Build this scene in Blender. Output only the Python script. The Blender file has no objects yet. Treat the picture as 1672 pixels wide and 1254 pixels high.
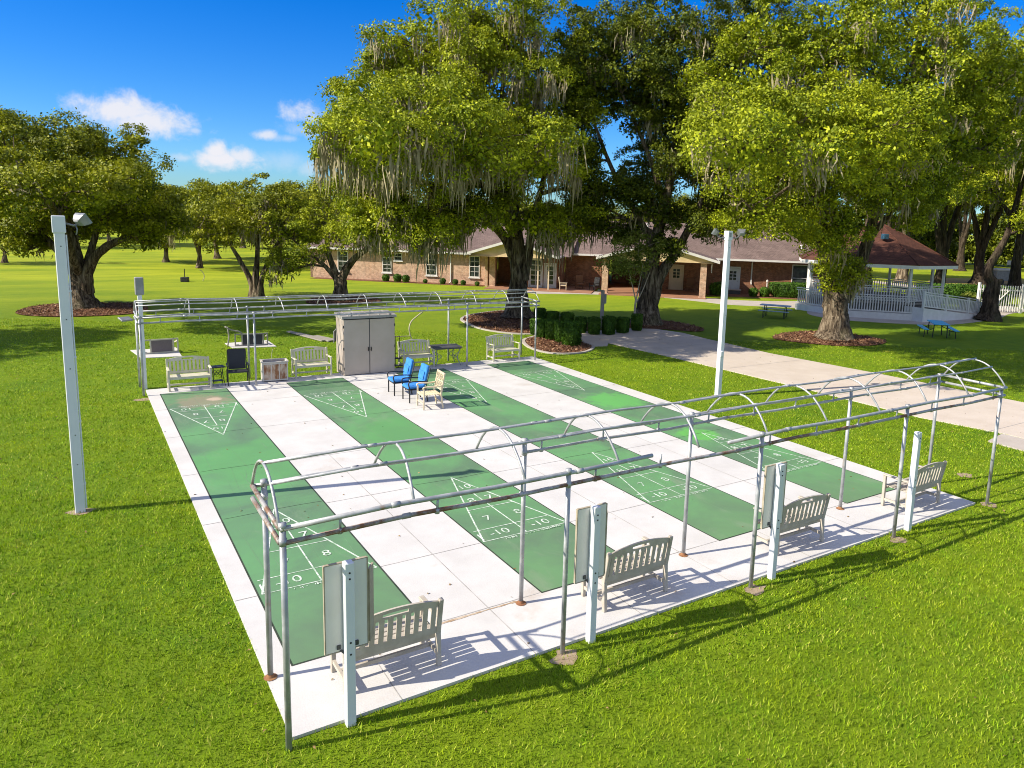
import bpy, math, random
import numpy as np
from mathutils import Vector, Matrix, Euler
R = math.radians
D = bpy.data
sc = bpy.context.scene
COL = sc.collection
RNG = np.random.default_rng(7)
random.seed(7)

# ------------------------------------------------------------------ tagging
def tag(o, label=None, cat=None, group=None, kind=None):
    if label: o['label'] = label
    if cat: o['category'] = cat
    if group: o['group'] = group
    if kind: o['kind'] = kind
    return o

def empty(name, loc=(0, 0, 0), rz=0.0, label=None, cat=None, group=None):
    o = D.objects.new(name, None)
    COL.objects.link(o)
    o.location = loc
    o.rotation_euler = (0, 0, rz)
    return tag(o, label, cat, group)

def kids(o):
    return [c for c in D.objects if c.parent == o]

def copy_tree(o, parent=None):
    ch = CHILD.get(o.name, [])
    c = o.copy()
    COL.objects.link(c)
    c.parent = parent
    if parent is not None:
        CHILD.setdefault(parent.name, []).append(c)
    for k in list(ch):
        copy_tree(k, c)
    return c
CHILD = {}

# ------------------------------------------------------------------ materials
MATS = {}
def nn(nt, t, **kw):
    n = nt.nodes.new(t)
    for k, v in kw.items():
        if k in n.inputs: n.inputs[k].default_value = v
        else: setattr(n, k, v)
    return n

def base_mat(name):
    m = D.materials.new(name)
    m.use_nodes = True
    nt = m.node_tree
    b = nt.nodes['Principled BSDF']
    return m, nt, b

def mixc(nt, fac, a, b, typ='MIX'):
    n = nt.nodes.new('ShaderNodeMix')
    n.data_type = 'RGBA'
    n.blend_type = typ
    for s, v in ((0, fac), (6, a), (7, b)):
        if hasattr(v, 'is_output') or isinstance(v, bpy.types.NodeSocket): nt.links.new(v, n.inputs[s])
        elif s == 0: n.inputs[0].default_value = v
        else: n.inputs[s].default_value = (*v, 1) if len(v) == 3 else v
    return n.outputs[2]

def noise(nt, vec, scale, detail=4, rough=.55, dist=0.0):
    n = nt.nodes.new('ShaderNodeTexNoise')
    n.inputs['Scale'].default_value = scale
    n.inputs['Detail'].default_value = detail
    n.inputs['Roughness'].default_value = rough
    n.inputs['Distortion'].default_value = dist
    if vec is not None: nt.links.new(vec, n.inputs['Vector'])
    return n.outputs[0]

def ramp(nt, fac, stops):
    n = nt.nodes.new('ShaderNodeValToRGB')
    el = n.color_ramp.elements
    while len(el) < len(stops): el.new(.5)
    for e, (p, c) in zip(el, stops):
        e.position = p
        e.color = (c, c, c, 1) if not hasattr(c, '__len__') else (*c, 1)
    nt.links.new(fac, n.inputs[0])
    return n.outputs[0]

def objco(nt, kind='Object', scale=None):
    t = nt.nodes.new('ShaderNodeTexCoord')
    v = t.outputs[kind]
    if scale:
        mp = nt.nodes.new('ShaderNodeMapping')
        mp.inputs['Scale'].default_value = scale
        nt.links.new(v, mp.inputs[0])
        v = mp.outputs[0]
    return v

def wpos(nt, scale=None):
    g = nt.nodes.new('ShaderNodeNewGeometry')
    v = g.outputs['Position']
    if scale:
        mp = nt.nodes.new('ShaderNodeMapping')
        mp.inputs['Scale'].default_value = scale
        nt.links.new(v, mp.inputs[0])
        v = mp.outputs[0]
    return v

def bump(nt, b, h, strength=.3, dist=.02):
    n = nt.nodes.new('ShaderNodeBump')
    n.inputs['Strength'].default_value = strength
    n.inputs['Distance'].default_value = dist
    nt.links.new(h, n.inputs['Height'])
    nt.links.new(n.outputs[0], b.inputs['Normal'])

def weathered(name, c1, c2, scale=6, rough=.6, metal=0.0, stain=None, stain_amt=.5, bmp=.15, lo=.4, hi=.65, spec=.4, stretch=None):
    if name in MATS: return MATS[name]
    m, nt, b = base_mat(name)
    v = objco(nt, 'Object', stretch)
    f = ramp(nt, noise(nt, v, scale, 6), [(lo, 0.0), (hi, 1.0)])
    col = mixc(nt, f, c1, c2)
    if stain:
        f2 = ramp(nt, noise(nt, v, scale * .55, 8, .7, .6), [(stain_amt, 0.0), (min(.99, stain_amt + .12), 1.0)])
        col = mixc(nt, f2, col, stain)
    nt.links.new(col, b.inputs['Base Color'])
    b.inputs['Metallic'].default_value = metal
    b.inputs['Specular IOR Level'].default_value = spec
    rr = nt.nodes.new('ShaderNodeMapRange')
    nt.links.new(f, rr.inputs[0])
    rr.inputs[3].default_value = max(0.05, rough - .1)
    rr.inputs[4].default_value = min(1, rough + .12)
    nt.links.new(rr.outputs[0], b.inputs['Roughness'])
    bump(nt, b, noise(nt, v, scale * 6, 5), bmp, .01)
    MATS[name] = m
    return m

def leaf_mat(name, c0, c1, c2, trans=.35, big=.25):
    m, nt, b = base_mat(name)
    g = nt.nodes.new('ShaderNodeNewGeometry')
    col = ramp(nt, g.outputs['Random Per Island'], [(0.0, c0), (.5, c1), (1.0, c2)])
    # patches of younger, yellower growth through the crown
    f = ramp(nt, noise(nt, wpos(nt), big, 3), [(.42, 0.0), (.62, 1.0)])
    col = mixc(nt, mixv(nt, f, .4), col, c2)
    # random darker sprays: shade contrast between clumps put into the leaf colour
    old = ramp(nt, noise(nt, wpos(nt), big * 4.2, 3, .6), [(.40, 1.0), (.56, 0.0)])
    col = mixc(nt, mixv(nt, old, .72), col, tuple(.55 * v for v in c1))
    nt.links.new(col, b.inputs['Base Color'])
    b.inputs['Roughness'].default_value = .55
    b.inputs['Specular IOR Level'].default_value = .25
    t = nt.nodes.new('ShaderNodeBsdfTranslucent')
    nt.links.new(col, t.inputs[0])
    mx = nt.nodes.new('ShaderNodeMixShader')
    mx.inputs[0].default_value = trans
    nt.links.new(b.outputs[0], mx.inputs[1])
    nt.links.new(t.outputs[0], mx.inputs[2])
    nt.links.new(mx.outputs[0], nt.nodes['Material Output'].inputs[0])
    MATS[name] = m
    return m

def mixv(nt, v, k):
    n = nt.nodes.new('ShaderNodeMath')
    n.operation = 'MULTIPLY'
    nt.links.new(v, n.inputs[0])
    n.inputs[1].default_value = k
    return n.outputs[0]

def mth(nt, op, a, b=None):
    n = nt.nodes.new('ShaderNodeMath')
    n.operation = op
    for i, v in enumerate((a, b)):
        if v is None: continue
        if isinstance(v, bpy.types.NodeSocket): nt.links.new(v, n.inputs[i])
        else: n.inputs[i].default_value = v
    return n.outputs[0]

# ------------------------------------------------------------------ mesh builder
class MB:
    def __init__(s): s.v = []; s.f = []; s.mi = []; s.cur = 0
    def add(s, vs, fs):
        o = len(s.v)
        s.v += [tuple(p) for p in vs]
        s.f += [tuple(i + o for i in f) for f in fs]
        s.mi += [s.cur] * len(fs)
    def box(s, c, d, rot=None, bev=0.0):
        x, y, z = (k / 2 for k in d)
        M = Euler(rot).to_matrix() if rot is not None else None
        if bev <= 0 or bev * 2.05 > min(d):
            vs = [Vector((a, b, e)) for e in (-z, z) for a, b in ((-x, -y), (x, -y), (x, y), (-x, y))]
            fs = [(3, 2, 1, 0), (4, 5, 6, 7), (0, 1, 5, 4), (1, 2, 6, 5), (2, 3, 7, 6), (3, 0, 4, 7)]
        else:
            vs = []; q = bev
            for e, k in ((-z, 1), (-z + q, 0), (z - q, 0), (z, 1)):
                i = q if k else 0
                a, b = x - i, y - i
                vs += [Vector(p) for p in ((-a + q, -b, e), (a - q, -b, e), (a, -b + q, e), (a, b - q, e), (a - q, b, e), (-a + q, b, e), (-a, b - q, e), (-a, -b + q, e))]
            fs = [tuple(range(7, -1, -1)), tuple(range(24, 32))]
            for r in range(3):
                for j in range(8):
                    k = (j + 1) % 8
                    fs.append((r * 8 + j, r * 8 + k, r * 8 + 8 + k, r * 8 + 8 + j))
        if M is not None: vs = [M @ p for p in vs]
        cc = Vector(c)
        s.add([p + cc for p in vs], fs)
    def bar(s, p0, p1, w, h, up=(0, 0, 1), bev=0.0):
        p0, p1 = Vector(p0), Vector(p1)
        d = p1 - p0
        L = d.length
        d.normalize()
        upv = Vector(up)
        if abs(d.dot(upv)) > .98: upv = Vector((0, 1, 0))
        x = d.cross(upv).normalized()
        z = x.cross(d)
        M = Matrix((x, d, z)).transposed()
        t = MB()
        t.box((0, 0, 0), (w, L, h), None, bev)
        c = (p0 + p1) / 2
        s.add([M @ Vector(p) + c for p in t.v], t.f)
    def tube(s, pts, rad, n=8, cap=True, smooth=0):
        pts = [Vector(p) for p in pts]
        k = len(pts)
        rs = rad if hasattr(rad, '__len__') else [rad] * k
        vs = []
        prev = None
        for i, p in enumerate(pts):
            d = (pts[min(i + 1, k - 1)] - pts[max(i - 1, 0)]).normalized()
            if prev is None:
                a = Vector((0, 0, 1)) if abs(d.z) < .9 else Vector((1, 0, 0))
                x = d.cross(a).normalized()
            else:
                x = (prev - d * prev.dot(d)).normalized()
            prev = x
            y = d.cross(x)
            for j in range(n):
                t = 2 * math.pi * j / n
                vs.append(p + (x * math.cos(t) + y * math.sin(t)) * rs[i])
        fs = [(i * n + j, i * n + (j + 1) % n, (i + 1) * n + (j + 1) % n, (i + 1) * n + j) for i in range(k - 1) for j in range(n)]
        if cap: fs += [tuple(range(n - 1, -1, -1)), tuple(range((k - 1) * n, k * n))]
        s.add(vs, fs)
    def poly(s, pts, z):
        s.add([(p[0], p[1], z) for p in pts], [tuple(range(len(pts)))])
    def prism(s, pts, z0, z1):
        n = len(pts)
        s.add([(p[0], p[1], z0) for p in pts] + [(p[0], p[1], z1) for p in pts],
              [tuple(range(n - 1, -1, -1)), tuple(range(n, 2 * n))] + [(i, (i + 1) % n, n + (i + 1) % n, n + i) for i in range(n)])
    def lathe(s, prof, n=16, c=(0, 0, 0)):
        vs = []
        for r, z in prof:
            for j in range(n):
                t = 2 * math.pi * j / n
                vs.append((c[0] + r * math.cos(t), c[1] + r * math.sin(t), c[2] + z))
        fs = [(i * n + j, i * n + (j + 1) % n, (i + 1) * n + (j + 1) % n, (i + 1) * n + j) for i in range(len(prof) - 1) for j in range(n)]
        s.add(vs, fs)
    def build(s, name, mat, parent=None, smooth=False, fix=False):
        me = D.meshes.new(name)
        me.from_pydata(s.v, [], s.f)
        ms = mat if isinstance(mat, (list, tuple)) else [mat]
        for m in ms: me.materials.append(m)
        if len(ms) > 1: me.polygons.foreach_set('material_index', s.mi)
        if smooth: me.polygons.foreach_set('use_smooth', [True] * len(me.polygons))
        if fix:
            import bmesh
            bm = bmesh.new(); bm.from_mesh(me)
            bmesh.ops.recalc_face_normals(bm, faces=bm.faces)
            bm.to_mesh(me); bm.free()
        return link(name, me, parent)

def link(name, me, parent=None):
    o = D.objects.new(name, me)
    COL.objects.link(o)
    if parent is not None:
        o.parent = parent
        CHILD.setdefault(parent.name, []).append(o)
    return o

def np_mesh(name, V, Fs, mat, parent=None):
    """V (n,3), Fs (m,k) all faces with k corners"""
    me = D.meshes.new(name)
    m, k = Fs.shape
    me.vertices.add(len(V)); me.vertices.foreach_set('co', np.ascontiguousarray(V, dtype=np.float32).ravel())
    me.loops.add(m * k); me.loops.foreach_set('vertex_index', np.ascontiguousarray(Fs, dtype=np.int32).ravel())
    me.polygons.add(m)
    me.polygons.foreach_set('loop_start', np.arange(0, m * k, k, dtype=np.int32))
    me.polygons.foreach_set('loop_total', np.full(m, k, dtype=np.int32))
    me.update(calc_edges=True)
    me.materials.append(mat)
    return link(name, me, parent)

def catmull(P, n):
    P = [Vector(p) for p in P]
    if len(P) < 3: return [P[0].lerp(P[-1], i / n) for i in range(n + 1)]
    Q = [P[0] * 2 - P[1]] + P + [P[-1] * 2 - P[-2]]
    out = []
    segs = len(P) - 1
    for i in range(n + 1):
        u = i / n * segs
        k = min(int(u), segs - 1)
        t = u - k
        a, b, c, d = Q[k:k + 4]
        out.append(.5 * ((2 * b) + (c - a) * t + (2 * a - 5 * b + 4 * c - d) * t * t + (3 * b - a - 3 * c + d) * t ** 3))
    return out

# ------------------------------------------------------------------ camera, world, sun
CAMPOS = Vector((-2.02242, -8.93183, 5.65884))
YAW, PITCH, ROLL = .5857, .16082, .03173
fw = Vector((math.sin(YAW) * math.cos(PITCH), math.cos(YAW) * math.cos(PITCH), -math.sin(PITCH)))
r0 = Vector((math.cos(YAW), -math.sin(YAW), 0))
u0 = r0.cross(fw)
rr = r0 * math.cos(ROLL) + u0 * math.sin(ROLL)
uu = -r0 * math.sin(ROLL) + u0 * math.cos(ROLL)
cam = D.cameras.new('Camera')
cam.sensor_width = 36
cam.lens = 1211.63 / 1672 * 36
cam.shift_x = -(917.02 - 836) / 1672
cam.shift_y = -(627 - 553.18) / 1672
cam.clip_end = 2000
co = D.objects.new('Camera', cam)
COL.objects.link(co)
M = Matrix((rr, uu, -fw)).transposed().to_4x4()
M.translation = CAMPOS
co.matrix_world = M
sc.camera = co
FH = Vector((math.sin(YAW), math.cos(YAW), 0))     # level view axis
RH = Vector((math.cos(YAW), -math.sin(YAW), 0))
LAWN = -0.04
def at(r, d, z=LAWN):
    """plan position: d metres ahead of the camera point, r metres to its side"""
    p = CAMPOS + FH * d + RH * r
    return Vector((p.x, p.y, z))
def pxd(px, d, z=LAWN): return at((px - 917) / 1211.6 * d, d, z)

SUN_AZ, SUN_EL = R(180 - 12.4), R(36.5)
sd = Vector((math.cos(SUN_AZ) * math.cos(SUN_EL), math.sin(SUN_AZ) * math.cos(SUN_EL), math.sin(SUN_EL)))
sl = D.lights.new('Sun', 'SUN')
sl.energy = 5.0
sl.angle = R(.5)
sl.color = (1.0, .91, .76)
so = D.objects.new('Sun', sl)
COL.objects.link(so)
so.rotation_euler = (-sd).to_track_quat('-Z', 'Y').to_euler()
so.location = (0, 0, 40)

w = D.worlds.new('World')
sc.world = w
w.use_nodes = True
nt = w.node_tree
bg = nt.nodes['Background']
sky = nt.nodes.new('ShaderNodeTexSky')
sky.sky_type = 'NISHITA'
sky.sun_disc = False
sky.sun_elevation = SUN_EL
sky.sun_rotation = math.pi / 2 - SUN_AZ
sky.altitude = 0
sky.air_density = 1.0
sky.dust_density = .2
sky.ozone_density = 3.0
hs = nt.nodes.new('ShaderNodeHueSaturation')
hs.inputs['Saturation'].default_value = 1.55
hs.inputs['Value'].default_value = 1.0
nt.links.new(sky.outputs[0], hs.inputs['Color'])
skyc = mixc(nt, 1.0, hs.outputs[0], (.66, 1.08, 1.70), 'MULTIPLY')
tc = nt.nodes.new('ShaderNodeTexCoord')
dirv = tc.outputs['Generated']
nz = noise(nt, dirv, 30, 12, .66, .25)
nz2 = noise(nt, dirv, 9, 5, .55, .2)
def dot(nt, v, c):
    n = nt.nodes.new('ShaderNodeVectorMath')
    n.operation = 'DOT_PRODUCT'
    nt.links.new(v, n.inputs[0])
    n.inputs[1].default_value = c
    return n.outputs['Value']
mask = None
# small fair-weather clouds: bearing and elevation in degrees from the view axis, half sizes, density
def cloud(px, py, hw, hh, amp):
    global mask
    d = (fw + rr * ((px - 917) / 1211.6) - uu * ((py - 553.2) / 1211.6)).normalized()
    t = Vector((d.y, -d.x, 0)).normalized()
    b = t.cross(d)
    a1 = mth(nt, 'DIVIDE', dot(nt, dirv, t), hw / 1211.6 / 1.05)
    sh = mth(nt, 'DIVIDE', dot(nt, dirv, b), hh / 1211.6 / 1.05)
    q = mth(nt, 'ADD', mth(nt, 'MULTIPLY', a1, a1), mth(nt, 'MULTIPLY', sh, sh))
    q = mth(nt, 'SQRT', q)
    q = mth(nt, 'ADD', q, mth(nt, 'MULTIPLY', mth(nt, 'SUBTRACT', .52, nz), 2.6))
    q = mth(nt, 'ADD', q, mth(nt, 'MULTIPLY', mth(nt, 'SUBTRACT', .5, nz2), 1.8))
    mr = nt.nodes.new('ShaderNodeMapRange')
    mr.interpolation_type = 'SMOOTHSTEP'
    nt.links.new(q, mr.inputs[0])
    mr.inputs[1].default_value = 1.35
    mr.inputs[2].default_value = .2
    mr.inputs[3].default_value = 0
    mr.inputs[4].default_value = amp
    front = mth(nt, 'GREATER_THAN', dot(nt, dirv, d), 0.0)
    f = mth(nt, 'MULTIPLY', mr.outputs[0], front)
    mask = f if mask is None else mth(nt, 'MAXIMUM', mask, f)
for c in ((195, 178, 62, 22, .95), (245, 200, 60, 22, .95), (358, 262, 50, 15, 1), (352, 247, 18, 14, 1), (392, 256, 24, 14, .9),
          (502, 184, 32, 20, .85), (432, 220, 22, 8, .8), (470, 226, 26, 8, .4), (495, 214, 30, 14, .45), (212, 210, 14, 6, .5), (318, 213, 10, 5, .5),
          (470, 262, 40, 18, .25), (300, 258, 24, 8, .45), (505, 275, 22, 16, .35)):
    cloud(*c)
spz = nt.nodes.new('ShaderNodeSeparateXYZ')
nt.links.new(dirv, spz.inputs[0])
hi = nt.nodes.new('ShaderNodeMapRange'); hi.interpolation_type = 'SMOOTHSTEP'
back = nt.nodes.new('ShaderNodeMapRange')     # unseen cloud banks added behind the viewpoint to brighten the shade
nt.links.new(dot(nt, dirv, tuple(-FH)), back.inputs[0])
back.inputs[1].default_value = -.1; back.inputs[2].default_value = .5; back.inputs[4].default_value = .5
nt.links.new(mth(nt, 'ADD', spz.outputs[2], back.outputs[0]), hi.inputs[0])
hi.inputs[1].default_value = .36; hi.inputs[2].default_value = .62
over = mth(nt, 'MULTIPLY', hi.outputs[0], ramp(nt, noise(nt, dirv, 2.6, 7, .6, .3), [(.36, .15), (.6, .7)]))  # unseen overhead cloud, added as neutral fill light
mask = mth(nt, 'MAXIMUM', mask, over)
cl = mixc(nt, mask, skyc, (8.6, 8.6, 9.2))
nt.links.new(cl, bg.inputs[0])
bg.inputs[1].default_value = .066

sc.view_settings.view_transform = 'Standard'
sc.view_settings.look = 'None'
sc.view_settings.exposure = .62
sc.view_settings.gamma = 1
sc.render.engine = 'CYCLES'
sc.cycles.max_bounces = 6
sc.cycles.transparent_max_bounces = 6
sc.cycles.use_denoising = True
sc.cycles.filter_width = 1.0

# ------------------------------------------------------------------ named materials
def lawn_mat():
    m, nt, b = base_mat('lawn_grass')
    p = wpos(nt)
    fine = noise(nt, p, 22, 6, .7)
    blades = noise(nt, wpos(nt, (1, 1, 1)), 90, 4, .7)
    mid = noise(nt, p, 1.6, 5, .6)
    big = noise(nt, p, .12, 4, .55)
    c = ramp(nt, fine, [(.3, (.03, .085, .004)), (.5, (.12, .235, .008)), (.72, (.25, .38, .012))])
    c = mixc(nt, ramp(nt, blades, [(.35, .55), (.65, 0.0)]), c, (.03, .085, .004))
    c = mixc(nt, mixv(nt, ramp(nt, mid, [(.35, 0.0), (.7, 1.0)]), .5), c, (.23, .31, .009))
    c = mixc(nt, mixv(nt, ramp(nt, big, [(.4, 0.0), (.62, 1.0)]), .45), c, (.24, .32, .009))
    # the open course beyond the oaks is cut shorter and is a lighter, yellower green
    sp = nt.nodes.new('ShaderNodeSeparateXYZ')
    nt.links.new(p, sp.inputs[0])
    mr = nt.nodes.new('ShaderNodeMapRange')
    nt.links.new(mth(nt, 'ADD', sp.outputs[1], mth(nt, 'MULTIPLY', sp.outputs[0], .35)), mr.inputs[0])
    mr.inputs[1].default_value = 28
    mr.inputs[2].default_value = 62
    far = mth(nt, 'MULTIPLY', mr.outputs[0], .75)
    fc = mixc(nt, ramp(nt, noise(nt, wpos(nt, (.25, 1, 1)), .35, 7, .7), [(.38, 0.0), (.62, 1.0)]), (.20, .275, .012), (.44, .46, .022))
    c = mixc(nt, far, c, fc)
    dry = ramp(nt, noise(nt, p, .55, 6, .65, .5), [(.66, 0.0), (.76, 1.0)])
    c = mixc(nt, mixv(nt, dry, .5), c, (.33, .2, .05))
    nt.links.new(c, b.inputs['Base Color'])
    b.inputs['Roughness'].default_value = .85
    b.inputs['Specular IOR Level'].default_value = .15
    bump(nt, b, noise(nt, p, 30, 6, .7), .9, .05)
    return m
M_LAWN = lawn_mat()

def blade_mat():
    m, nt, b = base_mat('grass_blades')
    g = nt.nodes.new('ShaderNodeNewGeometry')
    c = ramp(nt, g.outputs['Random Per Island'], [(0.0, (.035, .10, .005)), (.35, (.175, .33, .010)), (.8, (.34, .50, .014)), (1.0, (.62, .60, .13))])
    mid = noise(nt, wpos(nt), 1.1, 5, .6)
    c = mixc(nt, mixv(nt, ramp(nt, mid, [(.4, 0.0), (.68, 1.0)]), .55), c, (.44, .50, .012))
    big = noise(nt, wpos(nt), .5, 3, .6)
    c = mixc(nt, mixv(nt, ramp(nt, big, [(.5, 0.0), (.68, 1.0)]), .4), c, (.11, .23, .005))
    cl_ = noise(nt, wpos(nt), 4.5, 4, .65)
    c = mixc(nt, 1.0, c, ramp(nt, cl_, [(.34, .62), (.5, 1.0), (.68, 1.28)]), 'MULTIPLY')
    nt.links.new(c, b.inputs['Base Color'])
    b.inputs['Roughness'].default_value = .6
    b.inputs['Specular IOR Level'].default_value = .2
    t = nt.nodes.new('ShaderNodeBsdfTranslucent')
    nt.links.new(c, t.inputs[0])
    mx = nt.nodes.new('ShaderNodeMixShader')
    mx.inputs[0].default_value = .35
    nt.links.new(b.outputs[0], mx.inputs[1]); nt.links.new(t.outputs[0], mx.inputs[2])
    nt.links.new(mx.outputs[0], nt.nodes['Material Output'].inputs[0])
    return m
M_BLADE = blade_mat()

def concrete_mat(name, c1, c2, stain, amt=.62):
    m, nt, b = base_mat(name)
    p = wpos(nt)
    f = noise(nt, p, .9, 6, .65)
    c = mixc(nt, ramp(nt, f, [(.35, 0.0), (.65, 1.0)]), c1, c2)
    st = ramp(nt, noise(nt, p, .45, 9, .7, .8), [(amt, 0.0), (amt + .14, 1.0)])
    c = mixc(nt, mixv(nt, st, .5), c, stain)
    sp = ramp(nt, noise(nt, p, 5.5, 8, .75, .4), [(.70, 0.0), (.78, 1.0)])
    c = mixc(nt, mixv(nt, sp, .35), c, (.28, .21, .16))
    gr = ramp(nt, noise(nt, p, 60, 3), [(.3, .88), (.7, 1.0)])
    c = mixc(nt, 1.0, c, gr, 'MULTIPLY')
    nt.links.new(c, b.inputs['Base Color'])
    b.inputs['Roughness'].default_value = .8
    b.inputs['Specular IOR Level'].default_value = .25
    bump(nt, b, noise(nt, p, 45, 5), .2, .01)
    MATS[name] = m
    return m
M_SLAB = concrete_mat('court_concrete', (.56, .545, .525), (.645, .635, .615), (.44, .345, .26), .6)
M_DRIVE = concrete_mat('drive_concrete', (.55, .475, .40), (.62, .545, .47), (.36, .28, .21), .6)
M_WALK = concrete_mat('walk_concrete', (.42, .37, .32), (.5, .45, .4), (.3, .25, .2), .6)
M_PORCH = concrete_mat('porch_tile', (.30, .15, .09), (.38, .2, .12), (.22, .12, .08), .6)

def lane_mat():
    m, nt, b = base_mat('lane_paint')
    p = wpos(nt)
    sp = nt.nodes.new('ShaderNodeSeparateXYZ')
    nt.links.new(p, sp.inputs[0])
    f = ramp(nt, noise(nt, p, .42, 6, .6, .5), [(.40, 0.0), (.60, 1.0)])
    c = mixc(nt, f, (.112, .20, .115), (.128, .305, .125))
    # duller, greyer paint at both shooting ends
    e = mth(nt, 'ABSOLUTE', mth(nt, 'SUBTRACT', sp.outputs[1], 8.2))
    mr = nt.nodes.new('ShaderNodeMapRange')
    nt.links.new(mth(nt, 'ADD', e, mth(nt, 'MULTIPLY', noise(nt, p, .5, 4), 3.0)), mr.inputs[0])
    mr.inputs[1].default_value = 7.0; mr.inputs[2].default_value = 10.2
    c = mixc(nt, mixv(nt, mr.outputs[0], .6), c, (.135, .20, .115))
    # darker green band on the last stretch under the far frame
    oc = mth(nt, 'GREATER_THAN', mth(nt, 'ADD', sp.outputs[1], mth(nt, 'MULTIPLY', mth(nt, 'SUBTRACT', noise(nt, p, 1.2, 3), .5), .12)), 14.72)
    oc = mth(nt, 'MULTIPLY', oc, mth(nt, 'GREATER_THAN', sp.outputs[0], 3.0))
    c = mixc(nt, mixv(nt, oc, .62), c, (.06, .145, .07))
    w1 = ramp(nt, noise(nt, wpos(nt, (1.6, .7, 1)), .9, 7, .7, .7), [(.56, 0.0), (.78, 1.0)])
    c = mixc(nt, mixv(nt, w1, .8), c, (.21, .28, .18))
    w2 = ramp(nt, noise(nt, p, 2.6, 8, .75, .6), [(.66, 0.0), (.74, 1.0)])
    c = mixc(nt, mixv(nt, w2, .45), c, (.06, .08, .05))
    # a bare worn patch by the bench end of the first lane and two freshly repainted patches on the fourth
    def patch(x, y, r, col, k, s=3.0):
        nonlocal c
        dv = nt.nodes.new('ShaderNodeVectorMath'); dv.operation = 'DISTANCE'
        nt.links.new(p, dv.inputs[0]); dv.inputs[1].default_value = (x, y, .004)
        q = mth(nt, 'ADD', dv.outputs['Value'], mth(nt, 'MULTIPLY', mth(nt, 'SUBTRACT', noise(nt, p, s, 4), .5), r * 1.3))
        mr = nt.nodes.new('ShaderNodeMapRange'); mr.interpolation_type = 'SMOOTHSTEP'
        nt.links.new(q, mr.inputs[0])
        mr.inputs[1].default_value = r; mr.inputs[2].default_value = r * .55; mr.inputs[3].default_value = 0; mr.inputs[4].default_value = k
        c = mixc(nt, mr.outputs[0], c, col)
    patch(1.0, 14.6, .95, (.27, .23, .16), .75)
    patch(1.28, 14.75, .26, (.5, .4, .3), .9, 6)
    patch(12.2, 9.3, 1.2, (.13, .44, .10), .7)
    patch(11.9, 5.2, .7, (.13, .46, .08), .7)
    patch(5.1, 9.2, 1.6, (.11, .36, .10), .5, 1)
    patch(1.2, 8.4, 1.9, (.11, .35, .10), .5, 1)
    nt.links.new(c, b.inputs['Base Color'])
    b.inputs['Roughness'].default_value = .55
    b.inputs['Specular IOR Level'].default_value = .3
    bump(nt, b, noise(nt, p, 50, 4), .12, .01)
    return m
M_LANE = lane_mat()

def line_mat():
    m, nt, b = base_mat('line_paint')
    p = wpos(nt)
    f = ramp(nt, noise(nt, p, 7, 7, .75), [(.36, 0.0), (.56, 1.0)])
    c = mixc(nt, f, (.22, .36, .22), (.66, .72, .64))
    nt.links.new(c, b.inputs['Base Color'])
    b.inputs['Roughness'].default_value = .6
    return m
M_LINE = line_mat()
M_JOINT = weathered('joint_dirt', (.29, .275, .25), (.52, .50, .475), 1.6, .9)
M_GREENEDGE = weathered('lane_edge_groove', (.022, .04, .022), (.05, .06, .045), 3, .9)

M_GALV = weathered('galvanised_pipe', (.33, .34, .35), (.50, .51, .51), 5, .5, .35, (.34, .22, .14), .60, .1)
M_RUSTY = weathered('rusty_pipe', (.42, .42, .42), (.30, .28, .26), 4, .6, .25, (.20, .105, .06), .47, .25)
M_RUST = weathered('rust', (.23, .10, .045), (.32, .17, .08), 9, .9)
M_WHITEPOLE = weathered('white_vinyl', (.66, .69, .72), (.72, .74, .75), 2, .45, 0, (.5, .47, .4), .74, .05)
M_BENCH_TAUPE = weathered('weathered_resin', (.40, .355, .29), (.49, .445, .375), 5, .65, 0, (.30, .26, .2), .66, .15)
M_BENCH_CREAM = weathered('cream_resin', (.55, .52, .38), (.63, .60, .46), 5, .6, 0, (.42, .39, .27), .68, .12)
M_BOARD = weathered('board_back', (.76, .73, .68), (.80, .78, .73), 3, .5, 0, (.45, .4, .33), .72, .05)
M_EDGE = weathered('board_edge', (.33, .28, .2), (.42, .37, .28), 8, .7)
M_BLACKMETAL = weathered('black_metal', (.018, .018, .02), (.035, .034, .033), 8, .45, .2)
M_DARKMESH = weathered('dark_mesh_fabric', (.03, .032, .036), (.05, .052, .058), 60, .8)
M_BLUE = weathered('blue_cushion', (.035, .20, .56), (.05, .26, .66), 7, .85, 0, None, .5, .3)
M_IVORY = weathered('ivory_frame', (.62, .52, .34), (.7, .6, .43), 6, .5, 0, None, .5, .1)
M_SHED = weathered('taupe_panel', (.44, .37, .30), (.48, .41, .34), 1.6, .55, 0, (.2, .17, .15), .72, .05)
M_SHEDSIDE = weathered('taupe_side', (.42, .36, .31), (.47, .41, .36), 1.6, .6, 0, (.25, .2, .17), .68, .05)
M_SHEDROOF = weathered('shed_roof', (.27, .26, .25), (.34, .33, .32), 2, .55)
M_DARKGREY = weathered('dark_grey', (.06, .06, .062), (.09, .09, .09), 7, .55)
M_GREY = weathered('mid_grey', (.25, .25, .25), (.33, .33, .32), 4, .6)
M_PLANTER = weathered('planter_paint', (.60, .54, .46), (.68, .63, .55), 4, .6, 0, (.42, .2, .09), .66, .15)
M_RUSTPAINT = weathered('rust_streaked_panel', (.58, .46, .34), (.3, .14, .06), 9, .7, 0, (.22, .08, .03), .56, .25, .42, .6, .4, (1, 1, .35))
M_SOIL = weathered('soil', (.03, .022, .016), (.07, .05, .035), 20, 1)
M_MAUVE = weathered('mauve_sling', (.14, .115, .12), (.18, .15, .15), 30, .9)
M_PALEFRAME = weathered('pale_frame', (.46, .44, .33), (.54, .5, .4), 6, .6)
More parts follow.
